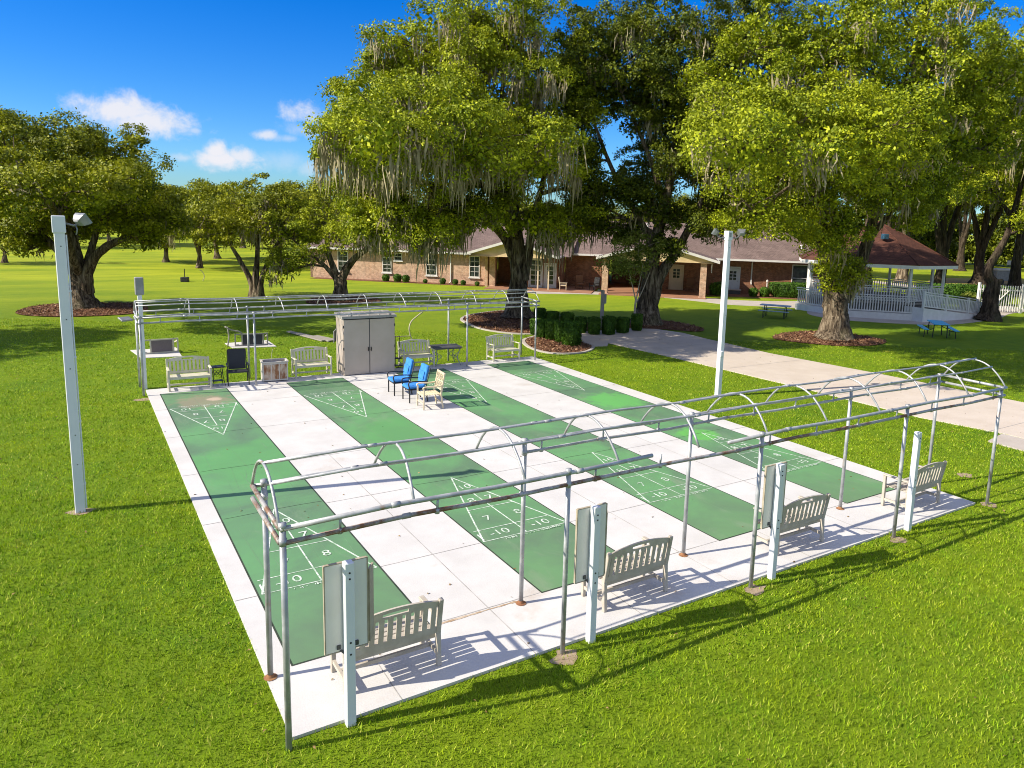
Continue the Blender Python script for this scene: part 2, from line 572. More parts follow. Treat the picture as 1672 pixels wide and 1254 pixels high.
M_TEAL = weathered('blue_tabletop', (.08, .44, .74), (.12, .52, .80), 5, .5)
M_PALEBLUE = weathered('pale_blue_tabletop', (.25, .38, .5), (.33, .45, .55), 5, .5)
M_TRIM = weathered('white_trim', (.62, .60, .57), (.7, .68, .65), 2, .5, 0, (.45, .42, .36), .72)
M_SOFFIT = weathered('yellow_gable_siding', (.50, .40, .22), (.56, .46, .28), 2, .7)
M_GLASS = weathered('window_glass', (.012, .016, .018), (.05, .065, .06), 2.2, .12, 0, None, .5, .0, .4, .65, .6)
M_BLACK = weathered('interior_dark', (.006, .006, .006), (.012, .011, .01), 2, .9)
M_DOOR = weathered('cream_door', (.56, .46, .32), (.62, .52, .38), 2, .5)
M_DOORWHITE = weathered('white_door', (.55, .57, .6), (.62, .63, .65), 2, .5)
M_GAZWHITE = weathered('gazebo_white', (.66, .64, .60), (.74, .72, .68), 3, .55, 0, (.36, .33, .28), .68)
M_WOODGREY = weathered('grey_wood', (.26, .24, .21), (.36, .33, .28), 5, .8, 0, None, .5, .3, .4, .65, .4, (6, 6, .5))
M_WICKER = weathered('brown_wicker', (.16, .075, .035), (.24, .12, .06), 30, .8)
M_LENS = weathered('lamp_lens', (.5, .52, .52), (.6, .62, .62), 9, .15)
M_LAMPGREY = weathered('lamp_housing', (.22, .23, .24), (.30, .31, .31), 6, .4, .5)
M_HOSE = weathered('pale_bent_pole', (.55, .5, .36), (.35, .3, .2), 8, .6)
M_BARK = None
def bark_mat(name, a, b_, c_):
    m, nt, b = base_mat(name)
    v = objco(nt, 'Object', (3.2, 3.2, .55))
    n1 = noise(nt, v, 2.2, 8, .7, .5)
    c = ramp(nt, n1, [(.38, a), (.5, b_), (.64, c_)])
    moss = ramp(nt, noise(nt, objco(nt), .9, 4), [(.55, 0.0), (.72, 1.0)])
    c = mixc(nt, mixv(nt, moss, .35), c, (.16, .17, .08))
    nt.links.new(c, b.inputs['Base Color'])
    b.inputs['Roughness'].default_value = .95
    b.inputs['Specular IOR Level'].default_value = .1
    bump(nt, b, n1, 1.0, .12)
    return m
M_BARK = bark_mat('oak_bark', (.022, .017, .013), (.13, .098, .066), (.34, .28, .2))
M_BARKDARK = bark_mat('dark_bark', (.018, .013, .01), (.06, .045, .032), (.12, .09, .065))
M_LEAF = leaf_mat('oak_leaf', (.03, .06, .004), (.19, .235, .007), (.50, .50, .016), .18)
M_LEAFB = leaf_mat('bright_oak_leaf', (.04, .08, .004), (.27, .345, .009), (.56, .59, .02), .2)
M_LEAFDARK = leaf_mat('dark_oak_leaf', (.018, .042, .004), (.085, .125, .006), (.27, .30, .013), .18)
M_BOX = leaf_mat('boxwood_leaf', (.02, .06, .008), (.06, .15, .013), (.14, .27, .02), .25, 1.2)
M_SHRUBLIGHT = leaf_mat('light_shrub_leaf', (.08, .14, .02), (.2, .27, .03), (.42, .44, .09), .35, 1.0)
M_MOSS = weathered('spanish_moss', (.22, .19, .105), (.38, .33, .205), 3, .95, 0, (.11, .10, .05), .56)

def brick_mat(name, c1, c2, mort, scale=1.0):
    m, nt, b = base_mat(name)
    v = objco(nt)
    sp = nt.nodes.new('ShaderNodeSeparateXYZ'); nt.links.new(v, sp.inputs[0])
    cb = nt.nodes.new('ShaderNodeCombineXYZ')
    nt.links.new(mth(nt, 'ADD', sp.outputs[0], sp.outputs[1]), cb.inputs[0]); nt.links.new(sp.outputs[2], cb.inputs[1])
    br = nt.nodes.new('ShaderNodeTexBrick')
    nt.links.new(cb.outputs[0], br.inputs['Vector'])
    br.inputs['Color1'].default_value = (*c1, 1); br.inputs['Color2'].default_value = (*c2, 1); br.inputs['Mortar'].default_value = (*mort, 1)
    br.inputs['Scale'].default_value = scale
    br.inputs['Brick Width'].default_value = .24; br.inputs['Row Height'].default_value = .085; br.inputs['Mortar Size'].default_value = .008
    br.inputs['Bias'].default_value = .1
    f = ramp(nt, noise(nt, v, 3.5, 6, .7), [(.35, .6), (.7, 1.25)])
    c = mixc(nt, 1.0, br.outputs[0], f, 'MULTIPLY')
    pale = ramp(nt, noise(nt, objco(nt, 'Object', (1, 1, 3)), 2.2, 6, .7, .8), [(.58, 0.0), (.68, 1.0)])
    c = mixc(nt, mixv(nt, pale, .35), c, (.46, .34, .25))
    nt.links.new(c, b.inputs['Base Color'])
    b.inputs['Roughness'].default_value = .9
    bump(nt, b, br.outputs['Fac'], -.4, .01)
    return m
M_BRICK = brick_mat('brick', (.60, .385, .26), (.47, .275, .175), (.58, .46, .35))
M_BRICKSHADE = brick_mat('shaded_brick', (.32, .13, .06), (.20, .075, .036), (.30, .19, .12))  # same brick with porch and tree shade painted into its colour

def shingle_mat(name, c1, c2, c3):
    m, nt, b = base_mat(name)
    v = objco(nt)
    sp = nt.nodes.new('ShaderNodeSeparateXYZ'); nt.links.new(v, sp.inputs[0])
    cb = nt.nodes.new('ShaderNodeCombineXYZ')
    nt.links.new(mth(nt, 'ADD', sp.outputs[0], mth(nt, 'MULTIPLY', sp.outputs[1], .31)), cb.inputs[0])
    nt.links.new(mth(nt, 'MULTIPLY', sp.outputs[2], 2.3), cb.inputs[1])
    br = nt.nodes.new('ShaderNodeTexBrick')
    nt.links.new(cb.outputs[0], br.inputs['Vector'])
    br.inputs['Color1'].default_value = (*c1, 1); br.inputs['Color2'].default_value = (*c2, 1); br.inputs['Mortar'].default_value = (*c3, 1)
    br.inputs['Brick Width'].default_value = .32; br.inputs['Row Height'].default_value = .15; br.inputs['Mortar Size'].default_value = .012
    br.inputs['Scale'].default_value = 1
    f = ramp(nt, noise(nt, v, .8, 6, .65), [(.3, .72), (.7, 1.2)])
    c = mixc(nt, 1.0, br.outputs[0], f, 'MULTIPLY')
    g = ramp(nt, noise(nt, v, 25, 4, .7), [(.3, .7), (.7, 1.2)])
    c = mixc(nt, 1.0, c, g, 'MULTIPLY')
    nt.links.new(c, b.inputs['Base Color'])
    b.inputs['Roughness'].default_value = .95
    b.inputs['Specular IOR Level'].default_value = .15
    bump(nt, b, br.outputs['Fac'], -.5, .02)
    return m
M_SHINGLE = shingle_mat('brown_shingle', (.22, .16, .14), (.175, .125, .11), (.09, .066, .058))
M_SHINGLERED = shingle_mat('red_shingle', (.135, .058, .04), (.092, .04, .029), (.042, .022, .018))

def mulch_mat():
    m, nt, b = base_mat('mulch')
    p = wpos(nt)
    n = nt.nodes.new('ShaderNodeTexVoronoi'); n.inputs['Scale'].default_value = 26
    nt.links.new(p, n.inputs['Vector'])
    c = ramp(nt, noise(nt, p, 18, 6, .75), [(.3, (.07, .028, .014)), (.52, (.24, .10, .045)), (.72, (.42, .21, .11))])
    c = mixc(nt, .25, c, n.outputs['Color'], 'MULTIPLY')
    nt.links.new(c, b.inputs['Base Color'])
    b.inputs['Roughness'].default_value = 1
    bump(nt, b, n.outputs['Distance'], 1, .05)
    return m
M_MULCH = mulch_mat()
M_CHIP = leaf_mat('mulch_chip', (.08, .038, .02), (.24, .125, .065), (.46, .28, .16), 0, 2.0)

# ================================================================== GROUND
def sheet(name, pts, z, mat, kind='structure', thick=None):
    mb = MB()
    if thick: mb.prism(pts, z - thick, z)
    else: mb.poly(pts, z)
    o = mb.build(name, mat)
    tag(o, kind=kind)
    return o
sheet('lawn', [(-900, -300), (1200, -300), (1200, 1300), (-900, 1300)], LAWN, M_LAWN)
X0, X1, Y0, Y1 = -.341, 13.645, -1.342, 16.862
LX = [0.0, 3.692, 7.468, 11.147]
LW, LL = 1.829, 16.049
slab = sheet('court_slab', [(X0, Y0), (X1, Y0), (X1, Y1), (X0, Y1)], 0.0, M_SLAB, thick=.16)
# concrete control joints and grooves (sheets 4 mm up, butted to the lanes)
mb = MB()
def flat(mb, x0, y0, x1, y1, z=.004): mb.add([(x0, y0, z), (x1, y0, z), (x1, y1, z), (x0, y1, z)], [(0, 1, 2, 3)])
strips = [(X0, LX[0] - .03)] + [(LX[i] + LW + .03, LX[i + 1] - .03) for i in range(3)] + [(LX[3] + LW + .03, X1)]
for a, b in strips:
    for y in (2.006, 5.1, 8.02, 11.1, 14.04):
        flat(mb, a, y - .006, b, y + .006)
    if b - a > 1:
        flat(mb, (a + b) / 2 - .006, Y0, (a + b) / 2 + .006, 2.0)
        flat(mb, (a + b) / 2 - .006, 2.013, (a + b) / 2 + .006, 5.093)
        flat(mb, (a + b) / 2 - .006, 5.107, (a + b) / 2 + .006, 8.013)
for a, b in strips[1:4]:
    flat(mb, a + .01, -.006, (a + b) / 2 - .01, .006); flat(mb, (a + b) / 2 + .01, -.006, b - .01, .006)
    flat(mb, a + .01, LL - .006, b - .01, LL + .006)
for i in range(4):
    flat(mb, LX[i] + LW / 2 - .005, Y0, LX[i] + LW / 2 + .005, -.03)
    flat(mb, LX[i] + .3, LL + .03, LX[i] + .31, Y1)
mb.build('concrete_joint', M_JOINT, slab)
mb = MB()
rg = random.Random(5); px = 1.98
while px < 3.2:
    qx = px + rg.uniform(.08, .16); wd = rg.uniform(.012, .035)
    mb.add([(px, -.045 - wd, .0042), (qx, -.045 - wd * .8, .0042), (qx, -.045 + wd * .6, .0042), (px, -.045 + wd * .5, .0042)], [(0, 1, 2, 3)])
    px = qx
mb.build('rust_stain', weathered('rust_stain', (.36, .25, .15), (.5, .41, .31), 9, .9), slab)

FONT_CACHE = {}
def glyphs(txt):
    if txt not in FONT_CACHE:
        cu = D.curves.new('t', 'FONT'); cu.body = txt; cu.align_x = 'CENTER'; cu.align_y = 'CENTER'; cu.resolution_u = 4
        o = D.objects.new('t', cu); COL.objects.link(o)
        bpy.context.view_layer.update()
        me = D.meshes.new_from_object(o)
        FONT_CACHE[txt] = ([(v.co.x, v.co.y) for v in me.vertices], [tuple(p.vertices) for p in me.polygons])
        D.objects.remove(o); D.curves.remove(cu); D.meshes.remove(me)
    return FONT_CACHE[txt]

def lane_markings(x, faded):
    mb = MB()
    k = LL / 52
    Z = [.008]
    def P(u, v, far):      # u across from lane axis, v from the lane end
        return (x + LW / 2 + (-u if far else u), (LL - v) if far else v)
    def stroke(a, b, far, wd=.036):
        ax, ay = P(*a, far); bx, by = P(*b, far)
        d = Vector((bx - ax, by - ay, 0)); n = Vector((-d.y, d.x, 0)).normalized() * wd / 2
        mb.add([(ax + n.x, ay + n.y, Z[0]), (ax - n.x, ay - n.y, Z[0]), (bx - n.x, by - n.y, Z[0]), (bx + n.x, by + n.y, Z[0])], [(0, 1, 2, 3)])
        Z[0] += .00025
    for far in (False, True):
        Z[0] = .008
        e = 6.5 * k
        t = e + 10.5 * k
        hw = LW / 2 - .04
        W_ = lambda v: hw * (t - v) / (t - e)
        lw = .72 if faded < 2 else .6
        stroke((-hw, e), (0, t), far, .042 * lw); stroke((hw, e), (0, t), far, .042 * lw)
        for i, v in enumerate((e, e + 1.5 * k, e + 4.5 * k, e + 7.5 * k)):
            stroke((-W_(v) - (.1 if i == 1 else 0), v), (W_(v), v), far, .03 * lw)
        stroke((0, e), (0, e + 7.5 * k), far, .036 * lw)
        stroke((-hw + .03, e + .32), (-hw + .03, e + .04), far, .03)
        def num(s, u, v, h, sx=1.0):
            vs, fs = glyphs(s)
            ax, ay = P(u, v, far)
            sg = -1 if far else 1
            mb.add([(ax + sg * q[0] * h * sx, ay + sg * q[1] * h, Z[0]) for q in vs], fs)
            Z[0] += .0002
        num('-10', -.44, e + .75 * k, .31); num('-10', .42, e + .75 * k, .31)
        num('7', -.33, e + 2.9 * k, .31); num('8', .33, e + 2.9 * k, .31)
        num('8', -.2, e + 5.9 * k, .34); num('7', .2, e + 5.9 * k, .34)
        num('10', 0, e + 8.35 * k, .3)
        # small worn lettering along the base line, no longer readable
        rng = random.Random(int(x * 10) + far)
        u = -.62
        while u < .66:
            wd = rng.uniform(.018, .045)
            if rng.random() < .82:
                hgt = rng.uniform(.04, .065)
                kx = rng.choice((0, 1, 2))
                if kx in (0, 2): stroke((u, e - .045 - hgt), (u, e - .045), far, .012)
                if kx in (1, 2): stroke((u, e - .045 - hgt / 2), (u + wd, e - .045 - hgt / 2), far, .014)
                if rng.random() < .5: stroke((u + wd, e - .045 - hgt), (u + wd, e - .05), far, .011)
            u += wd + .014
    return mb
for i, x in enumerate(LX):
    mb = MB(); flat(mb, x, 0, x + LW, LL)
    lane = mb.build('shuffleboard_lane', M_LANE, slab)
    lane_markings(x, i).build('court_marking', M_LINE, lane)
    mb = MB()
    flat(mb, x - .028, -.028, x - .001, LL + .028); flat(mb, x + LW + .001, -.028, x + LW + .028, LL + .028)
    flat(mb, x, -.028, x + LW, -.001); flat(mb, x, LL + .001, x + LW, LL + .028)
    mb.build('lane_edge', M_GREENEDGE, lane)
    mb = MB()
    for y in (5.2, 8.1, 11.05):
        rng = random.Random(i * 10 + int(y)); px = x + .02; py = y
        while px < x + LW - .05:
            qx = min(px + rng.uniform(.15, .35), x + LW - .02); qy = py + rng.uniform(-.02, .02)
            mb.add([(px, py - .005, .0072), (qx, qy - .005, .0072), (qx, qy + .005, .0072), (px, py + .005, .0072)], [(0, 1, 2, 3)])
            px, py = qx, qy
    mb.build('surface_crack', M_GREENEDGE, lane)
    # pale drag marks left by the discs
    mb = MB(); rg = random.Random(40 + i)
    for k in range(22):
        sx_, sy_ = x + rg.uniform(.15, LW - .15), rg.uniform(.4, LL - 2.6)
        ln_, dx_ = rg.uniform(.5, 2.2), rg.uniform(-.12, .12)
        wd = rg.uniform(.003, .007)
        if not x + .05 < sx_ + dx_ < x + LW - .05: continue
        mb.add([(sx_ - wd, sy_, .0055 + .00004 * k), (sx_ + wd, sy_, .0055 + .00004 * k), (sx_ + dx_ + wd * .4, sy_ + ln_, .0055 + .00004 * k), (sx_ + dx_ - wd * .4, sy_ + ln_, .0055 + .00004 * k)], [(0, 1, 2, 3)])
    o_ = mb.build('scuff_mark', weathered('scuff_paint', (.14, .24, .135), (.19, .31, .18), 3, .7), lane)

def inside(P, poly):
    x, y = P[:, 0], P[:, 1]
    r = np.zeros(len(P), bool)
    n = len(poly)
    for i in range(n):
        x0, y0 = poly[i]; x1, y1 = poly[(i + 1) % n]
        if y0 == y1: continue
        c = ((y0 > y) != (y1 > y)) & (x < (x1 - x0) * (y - y0) / (y1 - y0) + x0)
        r ^= c
    return r
def leaf_quads(C, Nrm, S, rng, asp=.62):
    n = len(C)
    rv = rng.normal(size=(n, 3))
    a = np.cross(Nrm, rv); a /= np.linalg.norm(a, axis=1, keepdims=True) + 1e-9
    b = np.cross(Nrm, a)
    a *= S[:, None] * .5; b *= (S * asp * .5)[:, None]
    k = .18 * S[:, None] * Nrm
    V = np.stack([C - a - k, C + b, C + a - k, C - b], 1).reshape(-1, 3)
    return V

# drive, walks, pads, beds
def curve_poly(pts, n=8):
    """closed smooth outline through pts"""
    P = [Vector((p[0], p[1], 0)) for p in pts]
    out = []
    L = len(P)
    for i in range(L):
        a, b, c, d = P[i - 1], P[i], P[(i + 1) % L], P[(i + 2) % L]
        for k in range(n):
            t = k / n
            q = .5 * ((2 * b) + (c - a) * t + (2 * a - 5 * b + 4 * c - d) * t * t + (3 * b - a - 3 * c + d) * t ** 3)
            out.append((q.x, q.y))
    return out
DRIVE = [(19.05, 21.7), (17.3, 18.0), (18.2, 17.75), (18.69, 18.35), (19.06, 14.57), (19.2, 11.68), (19.39, 8.31), (19.45, 3.38), (19.95, 1.25), (20.2, -4), (25.2, -4), (24.7, 2.79), (24.4, 8.35), (23.9, 13.19), (24.1, 17.4), (24.3, 19.4), (23.65, 21.72)]
drive = sheet('driveway', DRIVE, -.012, M_DRIVE, thick=.1)
mb = MB()
for y in (1.5, 6.5, 11.5, 16.2): flat(mb, 19.6, y, 24.0, y + .02, -.008)
mb.build('drive_joint', M_JOINT, drive)
PAD2 = [(18.73, 1.0), (19.85, 1.18), (20.1, -4), (18.6, -4)]
sheet('side_pavement', PAD2, -.004, M_WALK, thick=.1)
WALK = curve_poly([(27.0, 41.5), (27.2, 39.0), (31, 37.3), (34.8, 34.6), (36.3, 30.6), (36.9, 28.4), (40, 25.5), (40.4, 24.5), (38.0, 22.2), (37.9, 19.6), (40.4, 16.8), (43.0, 15.6), (49, 16.0), (53.4, 17.2), (58, 18.0), (58.5, 21), (50.5, 20.6), (48.6, 27), (43, 28.6), (40, 30.2), (38.2, 33), (36, 37), (31, 40)], 6)
sheet('garden_walk', WALK, -.02, M_WALK, thick=.08)
PADS = []
BEDS = [
    ('round the mossy oak', [(15.5, 26.6), (15.3, 24.2), (16.2, 22.4), (18.0, 21.9), (18.9, 22.4), (21.2, 25.6), (21.6, 28.4), (20, 30.4), (17.4, 29.6), (16.0, 28.2)], True),
    ('hedge', [(14.7, 18.6), (14.9, 17.2), (16.2, 16.9), (17.5, 18.1), (17.6, 20.6), (18.6, 21.6), (17.6, 22.0), (16.4, 21.2), (15.4, 20.4)], True),
    ('twin', [(19.2, 21.9), (22, 21.85), (24.0, 20.9), (25.4, 19.4), (26.6, 20.4), (26.8, 23.0), (25.2, 24.6), (22, 24.2), (19.6, 24.4), (18.8, 23.0)], False),
    ('forked', [(27.4, 15.6), (28.6, 13.4), (30.6, 12.6), (32.6, 13.2), (33.0, 15.0), (32, 17), (29.6, 17.2), (28, 16.6)], False),
    ('old', [(-4.6, 38.4), (-3.9, 36.6), (-1.9, 35.6), (.6, 36.0), (1.4, 38.0), (1.0, 40.5), (-1, 41.6), (-3.6, 41.2)], False),
    ('small', [(10.0, 38.0), (11.4, 36.6), (13.6, 36.6), (14.9, 38.2), (14.2, 40.6), (11.6, 41)], False),
]
BEDPOLY = []
for bi, (nm, pts, edged) in enumerate(BEDS):
    cp = curve_poly(pts, 6)
    BEDPOLY.append(cp)
    bed = sheet("mulch_bed", cp, LAWN + .024 + .004 * bi, M_MULCH)
    cpv = np.array(cp)
    lo_, hi_ = cpv.min(0), cpv.max(0)
    nch = int(110 * np.prod(hi_ - lo_))
    Pc = np.column_stack([RNG.uniform(lo_[0], hi_[0], nch), RNG.uniform(lo_[1], hi_[1], nch)])
    Pc = Pc[inside(Pc, cp)]
    nch = len(Pc)
    Nc = RNG.normal(size=(nch, 3)) * .5 + np.array([0, 0, 1.0]); Nc /= np.linalg.norm(Nc, axis=1, keepdims=True)
    Vc = leaf_quads(np.column_stack([Pc, np.full(nch, LAWN + .05) + RNG.uniform(0, .05, nch)]), Nc, RNG.uniform(.05, .17, nch), RNG, .4)
    oc_ = np_mesh('mulch_chips', Vc, np.arange(len(Vc)).reshape(-1, 4), M_CHIP, bed); oc_['kind'] = 'stuff'
    if edged:
        mb = MB()
        n = len(cp)
        cen = Vector((sum(p[0] for p in cp) / n, sum(p[1] for p in cp) / n))
        k = [tuple(cen + (Vector(p) - cen) * (1 + .16 / max((Vector(p) - cen).length, .1))) for p in cp]
        for i in range(n):
            j = (i + 1) % n
            mb.add([(*cp[i], LAWN - .05), (*cp[j], LAWN - .05), (*k[j], LAWN - .05), (*k[i], LAWN - .05), (*cp[i], LAWN + .055), (*cp[j], LAWN + .055), (*k[j], LAWN + .055), (*k[i], LAWN + .055)],
                   [(4, 5, 6, 7), (0, 1, 5, 4), (2, 3, 7, 6)])
        mb.build('bed_edging', M_WALK, bed, fix=True)
PADA = [(-.29, 24.5), (-.05, 22.6), (1.3, 22.4), (1.32, 24.5)]
PADB = [(3.2, 24.8), (3.3, 23.5), (4.95, 23.2), (4.95, 24.9)]
for p in (PADA, PADB): sheet('concrete_pad', p, -.015, M_SLAB, thick=.08)

# bare scuffed soil round the posts along the slab edge
BARE = []
def bare(x, y, r, seed):
    rng = random.Random(seed)
    pts = [(x + r * rng.uniform(.55, 1.1) * math.cos(t), y + r * rng.uniform(.4, .8) * math.sin(t)) for t in np.linspace(0, 2 * math.pi, 12)[:-1]]
    BARE.append(pts)
    sheet('bare_soil', pts, LAWN + .006 + .0003 * seed, weathered('dry_soil', (.27, .2, .13), (.36, .28, .19), 9, 1))
for i, (x, y, r) in enumerate(((-2.17, 6.95, .26), (3.1, -1.56, .26), (6.7, -1.56, .24), (10.5, -1.58, .22), (13.9, -1.5, .24), (-.5, 15.7, .28), (15.74, 8.3, .3), (15.3, -.2, .26))):
    bare(x, y, r, i)

def scatter_leaves():
    P = np.column_stack([RNG.uniform(-12, 24, 1100), RNG.uniform(-6, 30, 1100)])
    on = (P[:, 0] > X0) & (P[:, 0] < X1) & (P[:, 1] > Y0) & (P[:, 1] < Y1)
    keep = (RNG.random(len(P)) < .55) | ~on
    P, on = P[keep], on[keep]
    n = len(P)
    N = RNG.normal(size=(n, 3)) * .3 + np.array([0, 0, 1.0]); N /= np.linalg.norm(N, axis=1, keepdims=True)
    z = np.where(on, .014, LAWN + .035)
    V = leaf_quads(np.column_stack([P, z]), N, RNG.uniform(.03, .075, n), RNG, .5)
    tag(np_mesh('fallen_leaves', V, np.arange(len(V)).reshape(-1, 4), leaf_mat('dead_leaf', (.12, .07, .03), (.24, .15, .06), (.36, .25, .11), 0, 2.0)), kind='stuff')
scatter_leaves()

# short grass blades, thick close by and thinning with distance
def grass():
    Vs, N = [], 0
    bands = [(3.0, 9, 1250, .015, .062), (9, 14, 900, .019, .06), (14, 22, 480, .024, .055), (22, 36, 190, .032, .05)]
    for d0, d1, rho, wd, hh in bands:
        area = .84 * (d1 * d1 - d0 * d0)
        n = int(rho * area)
        d = np.sqrt(RNG.uniform(d0 * d0, d1 * d1, n))
        r = RNG.uniform(-.9, .78, n) * d
        P = np.stack([CAMPOS.x + FH.x * d + RH.x * r, CAMPOS.y + FH.y * d + RH.y * r], 1)
        keep = ~((P[:, 0] > X0 - .012) & (P[:, 0] < X1 + .012) & (P[:, 1] > Y0 - .012) & (P[:, 1] < Y1 + .012))
        for poly in [DRIVE, PAD2, WALK, PADA, PADB] + BEDPOLY: keep &= ~inside(P, poly)
        for poly in BARE: keep &= ~(inside(P, poly) & (RNG.random(n) < .6))
        keep &= ~(((P[:, 0] + 9) * .553 + 0) < -100)
        P = P[keep]
        n = len(P)
        pat = .5 + .5 * np.sin(P[:, 0] * 2.1 + 1.3 * np.sin(P[:, 1] * 1.7)) * np.sin(P[:, 1] * 1.9 + np.sin(P[:, 0] * 1.1))
        h = hh * RNG.uniform(.55, 1.2, n) * (.85 + .25 * pat)
        a = RNG.uniform(0, 2 * np.pi, n)
        b = RNG.uniform(0, 2 * np.pi, n)
        ln = RNG.uniform(.15, 1.0, n) * h
        w_ = wd * RNG.uniform(.6, 1.2, n)
        base = np.column_stack([P, np.full(n, LAWN - .004)])
        sx = np.column_stack([np.cos(a) * w_ / 2, np.sin(a) * w_ / 2, np.zeros(n)])
        tip = base + np.column_stack([np.cos(b) * ln, np.sin(b) * ln, h])
        Vs.append(np.stack([base - sx, base + sx, tip], 1).reshape(-1, 3))
    V = np.concatenate(Vs)
    o = np_mesh('grass', V, np.arange(len(V)).reshape(-1, 3), M_BLADE)
    tag(o, kind='stuff')
grass()

# ================================================================== BENCHES
def bench_proto(mat, name='garden_bench'):
    t = empty(name)
    W, H = 1.24, .99
    # local: sits facing -y; back legs at y=+.26
    mb = MB()
    for i in range(5): mb.box((0, -.245 + i * .098, .43), (W - .1, .078, .022), None, .005)
    mb.box((0, -.275, .395), (W - .12, .025, .07)); mb.box((0, .2, .395), (W - .12, .025, .07))
    mb.build('seat', mat, t)
    mb = MB()
    ang = -.16
    def bp(z): return .235 + (z - .42) * .17
    n = 10
    for i in range(n):
        x = -W / 2 + .115 + (W - .23) * i / (n - 1)
        mb.bar((x, bp(.5), .5), (x, bp(.86), .86), .066, .018, (0, 1, 0))
    mb.bar((-W / 2 + .05, bp(.49), .49), (W / 2 - .05, bp(.49), .49), .03, .085)
    # arched crest rail with an oval hand slot, built as two bowed strips
    ns = 14
    top, bot, mid = [], [], []
    for i in range(ns + 1):
        u = -1 + 2 * i / ns
        x = u * (W / 2 - .04)
        zt = .905 + .075 * (1 - u * u)
        top.append((x, zt)); bot.append((x, .835 + .018 * (1 - u * u)))
    for i in range(ns):
        slot = 5 <= i <= 8
        for (za, zb) in (((bot, None), (top, None)),) if not slot else (((bot, None), (bot, .028)), ((top, -.045), (top, None))):
            def gz(src, j): return src[0][j][1] + (src[1] or 0)
            q = []
            for yy in (-.016, .016):
                for j, s_ in ((i, za), (i + 1, za), (i + 1, zb), (i, zb)):
                    z = gz(s_, j)
                    q.append((top[j][0], bp(z) + yy, z))
            mb.add(q, [(0, 1, 2, 3), (7, 6, 5, 4), (0, 4, 5, 1), (3, 2, 6, 7), (1, 5, 6, 2), (0, 3, 7, 4)])
    mb.build('backrest', mat, t)
    for s in (-1, 1):
        x = s * (W / 2 - .03)
        mb = MB(); mb.bar((x, -.27, 0), (x, -.275, .64), .058, .058, (0, 1, 0), .006); mb.build('leg', mat, t)
        mb = MB()
        mb.bar((x, .265, 0), (x, .235, .44), .058, .062, (0, 1, 0), .006)
        mb.bar((x, .235, .44), (x, bp(.93), .93), .058, .062, (0, 1, 0), .006)
        mb.build('leg', mat, t)
        mb = MB()
        mb.box((x, -.04, .66), (.075, .56, .03), None, .008)
        mb.build('armrest', mat, t)
        mb = MB(); mb.box((x, 0, .15), (.035, .48, .05)); mb.build('stretcher', mat, t)
    mb = MB(); mb.box((0, .0, .15), (W - .1, .035, .05)); mb.build('stretcher', mat, t)
    return t
bt = bench_proto(M_BENCH_TAUPE)
near_b = [(.98, -.66, 'taupe slatted bench ending the first green lane, by the frame corner with two pipes'),
          (4.77, -.67, 'taupe slatted bench ending the second green lane, its back to the lawn'),
          (8.50, -.69, 'taupe slatted bench at the slab end of the third green lane, behind a scoreboard'),
          (12.31, -.70, 'taupe slatted bench beside the bare white post without a board')]
for i, (x, y, l) in enumerate(near_b):
    b = bt if i == 0 else copy_tree(bt)
    b.location = (x, y, 0); b.rotation_euler = (0, 0, math.pi + (.0, .01, -.015, .03)[i])
    tag(b, l, 'bench', 'taupe benches facing down the lanes')
bc = bench_proto(M_BENCH_CREAM)
far_b = [(.86, 16.68, 'cream slatted bench next to the little black side table'),
         (4.70, 16.90, 'cream slatted bench between the rusty planter box and the storage shed'),
         (8.58, 16.98, 'cream slatted bench between the storage shed and the grey patio table'),
         (12.22, 16.86, 'cream slatted bench at the far slab corner, alone past the patio table')]
for i, (x, y, l) in enumerate(far_b):
    b = bc if i == 0 else copy_tree(bc)
    b.location = (x, y - .12, 0); b.rotation_euler = (0, 0, (-.03, -.02, -.04, .02)[i])
    tag(b, l, 'bench', 'cream benches along the far slab edge')

# ================================================================== SCOREBOARDS
def score(x, y, lab, board=True):
    t = empty('scoreboard' if board else 'board_post', (x, y, 0), 0, lab, 'scoreboard' if board else 'post', 'white posts for the court scoreboards')
    mb = MB(); mb.box((0, 0, .93), (.105, .105, 1.96), None, .008)
    mb.build('post', M_WHITEPOLE, t)
    mb = MB()
    for z in (1.82, 1.74, .96, .62): mb.lathe([(0, 0), (.011, 0), (.011, .004), (0, .004)], 8, (0, 0, 0)); 
    mb = MB()
    for z in (1.80, 1.73, .98, .84):
        mb.tube([(0, -.0525, z), (0, -.058, z)], .011, 8)
    mb.build('bolt_head', M_BLACKMETAL, t)
    if board:
        mb = MB(); mb.box((-.005, .075, 1.36), (.47, .022, 1.03), None, .004); mb.build('score_panel', M_BOARD, t)
        mb = MB()
        for xx in (-.245, .235): mb.box((xx, .078, 1.36), (.012, .036, 1.04))
        mb.box((-.005, .078, 1.881), (.47, .036, .01)); mb.box((-.005, .078, .84), (.47, .036, .01))
        mb.build('panel_edge', M_EDGE, t)
        mb = MB(); mb.box((.30, .15, 1.29), (.022, .16, .88), (0, 0, -.6)); mb.build('side_panel', M_EDGE, t)
        mb = MB()
        mb.bar((-.08, .05, .86), (-.03, .05, .80), .02, .02); mb.box((.09, .055, .9), (.06, .03, .05)); mb.box((-.1, .06, .9), (.04, .02, .05))
        mb.build('bracket', M_DARKGREY, t)
    return t
score(.285, -1.40, 'white scoreboard post with pale panel in front of the first lane bench')
score(3.59, -1.42, 'white scoreboard post with pale panel at the slab edge by the second lane bench')
score(7.22, -1.42, 'white scoreboard post with pale panel seen edge-on by the third lane bench')
score(11.08, -1.40, 'bare white post with bolt holes and no panel, beside the last bench', False)

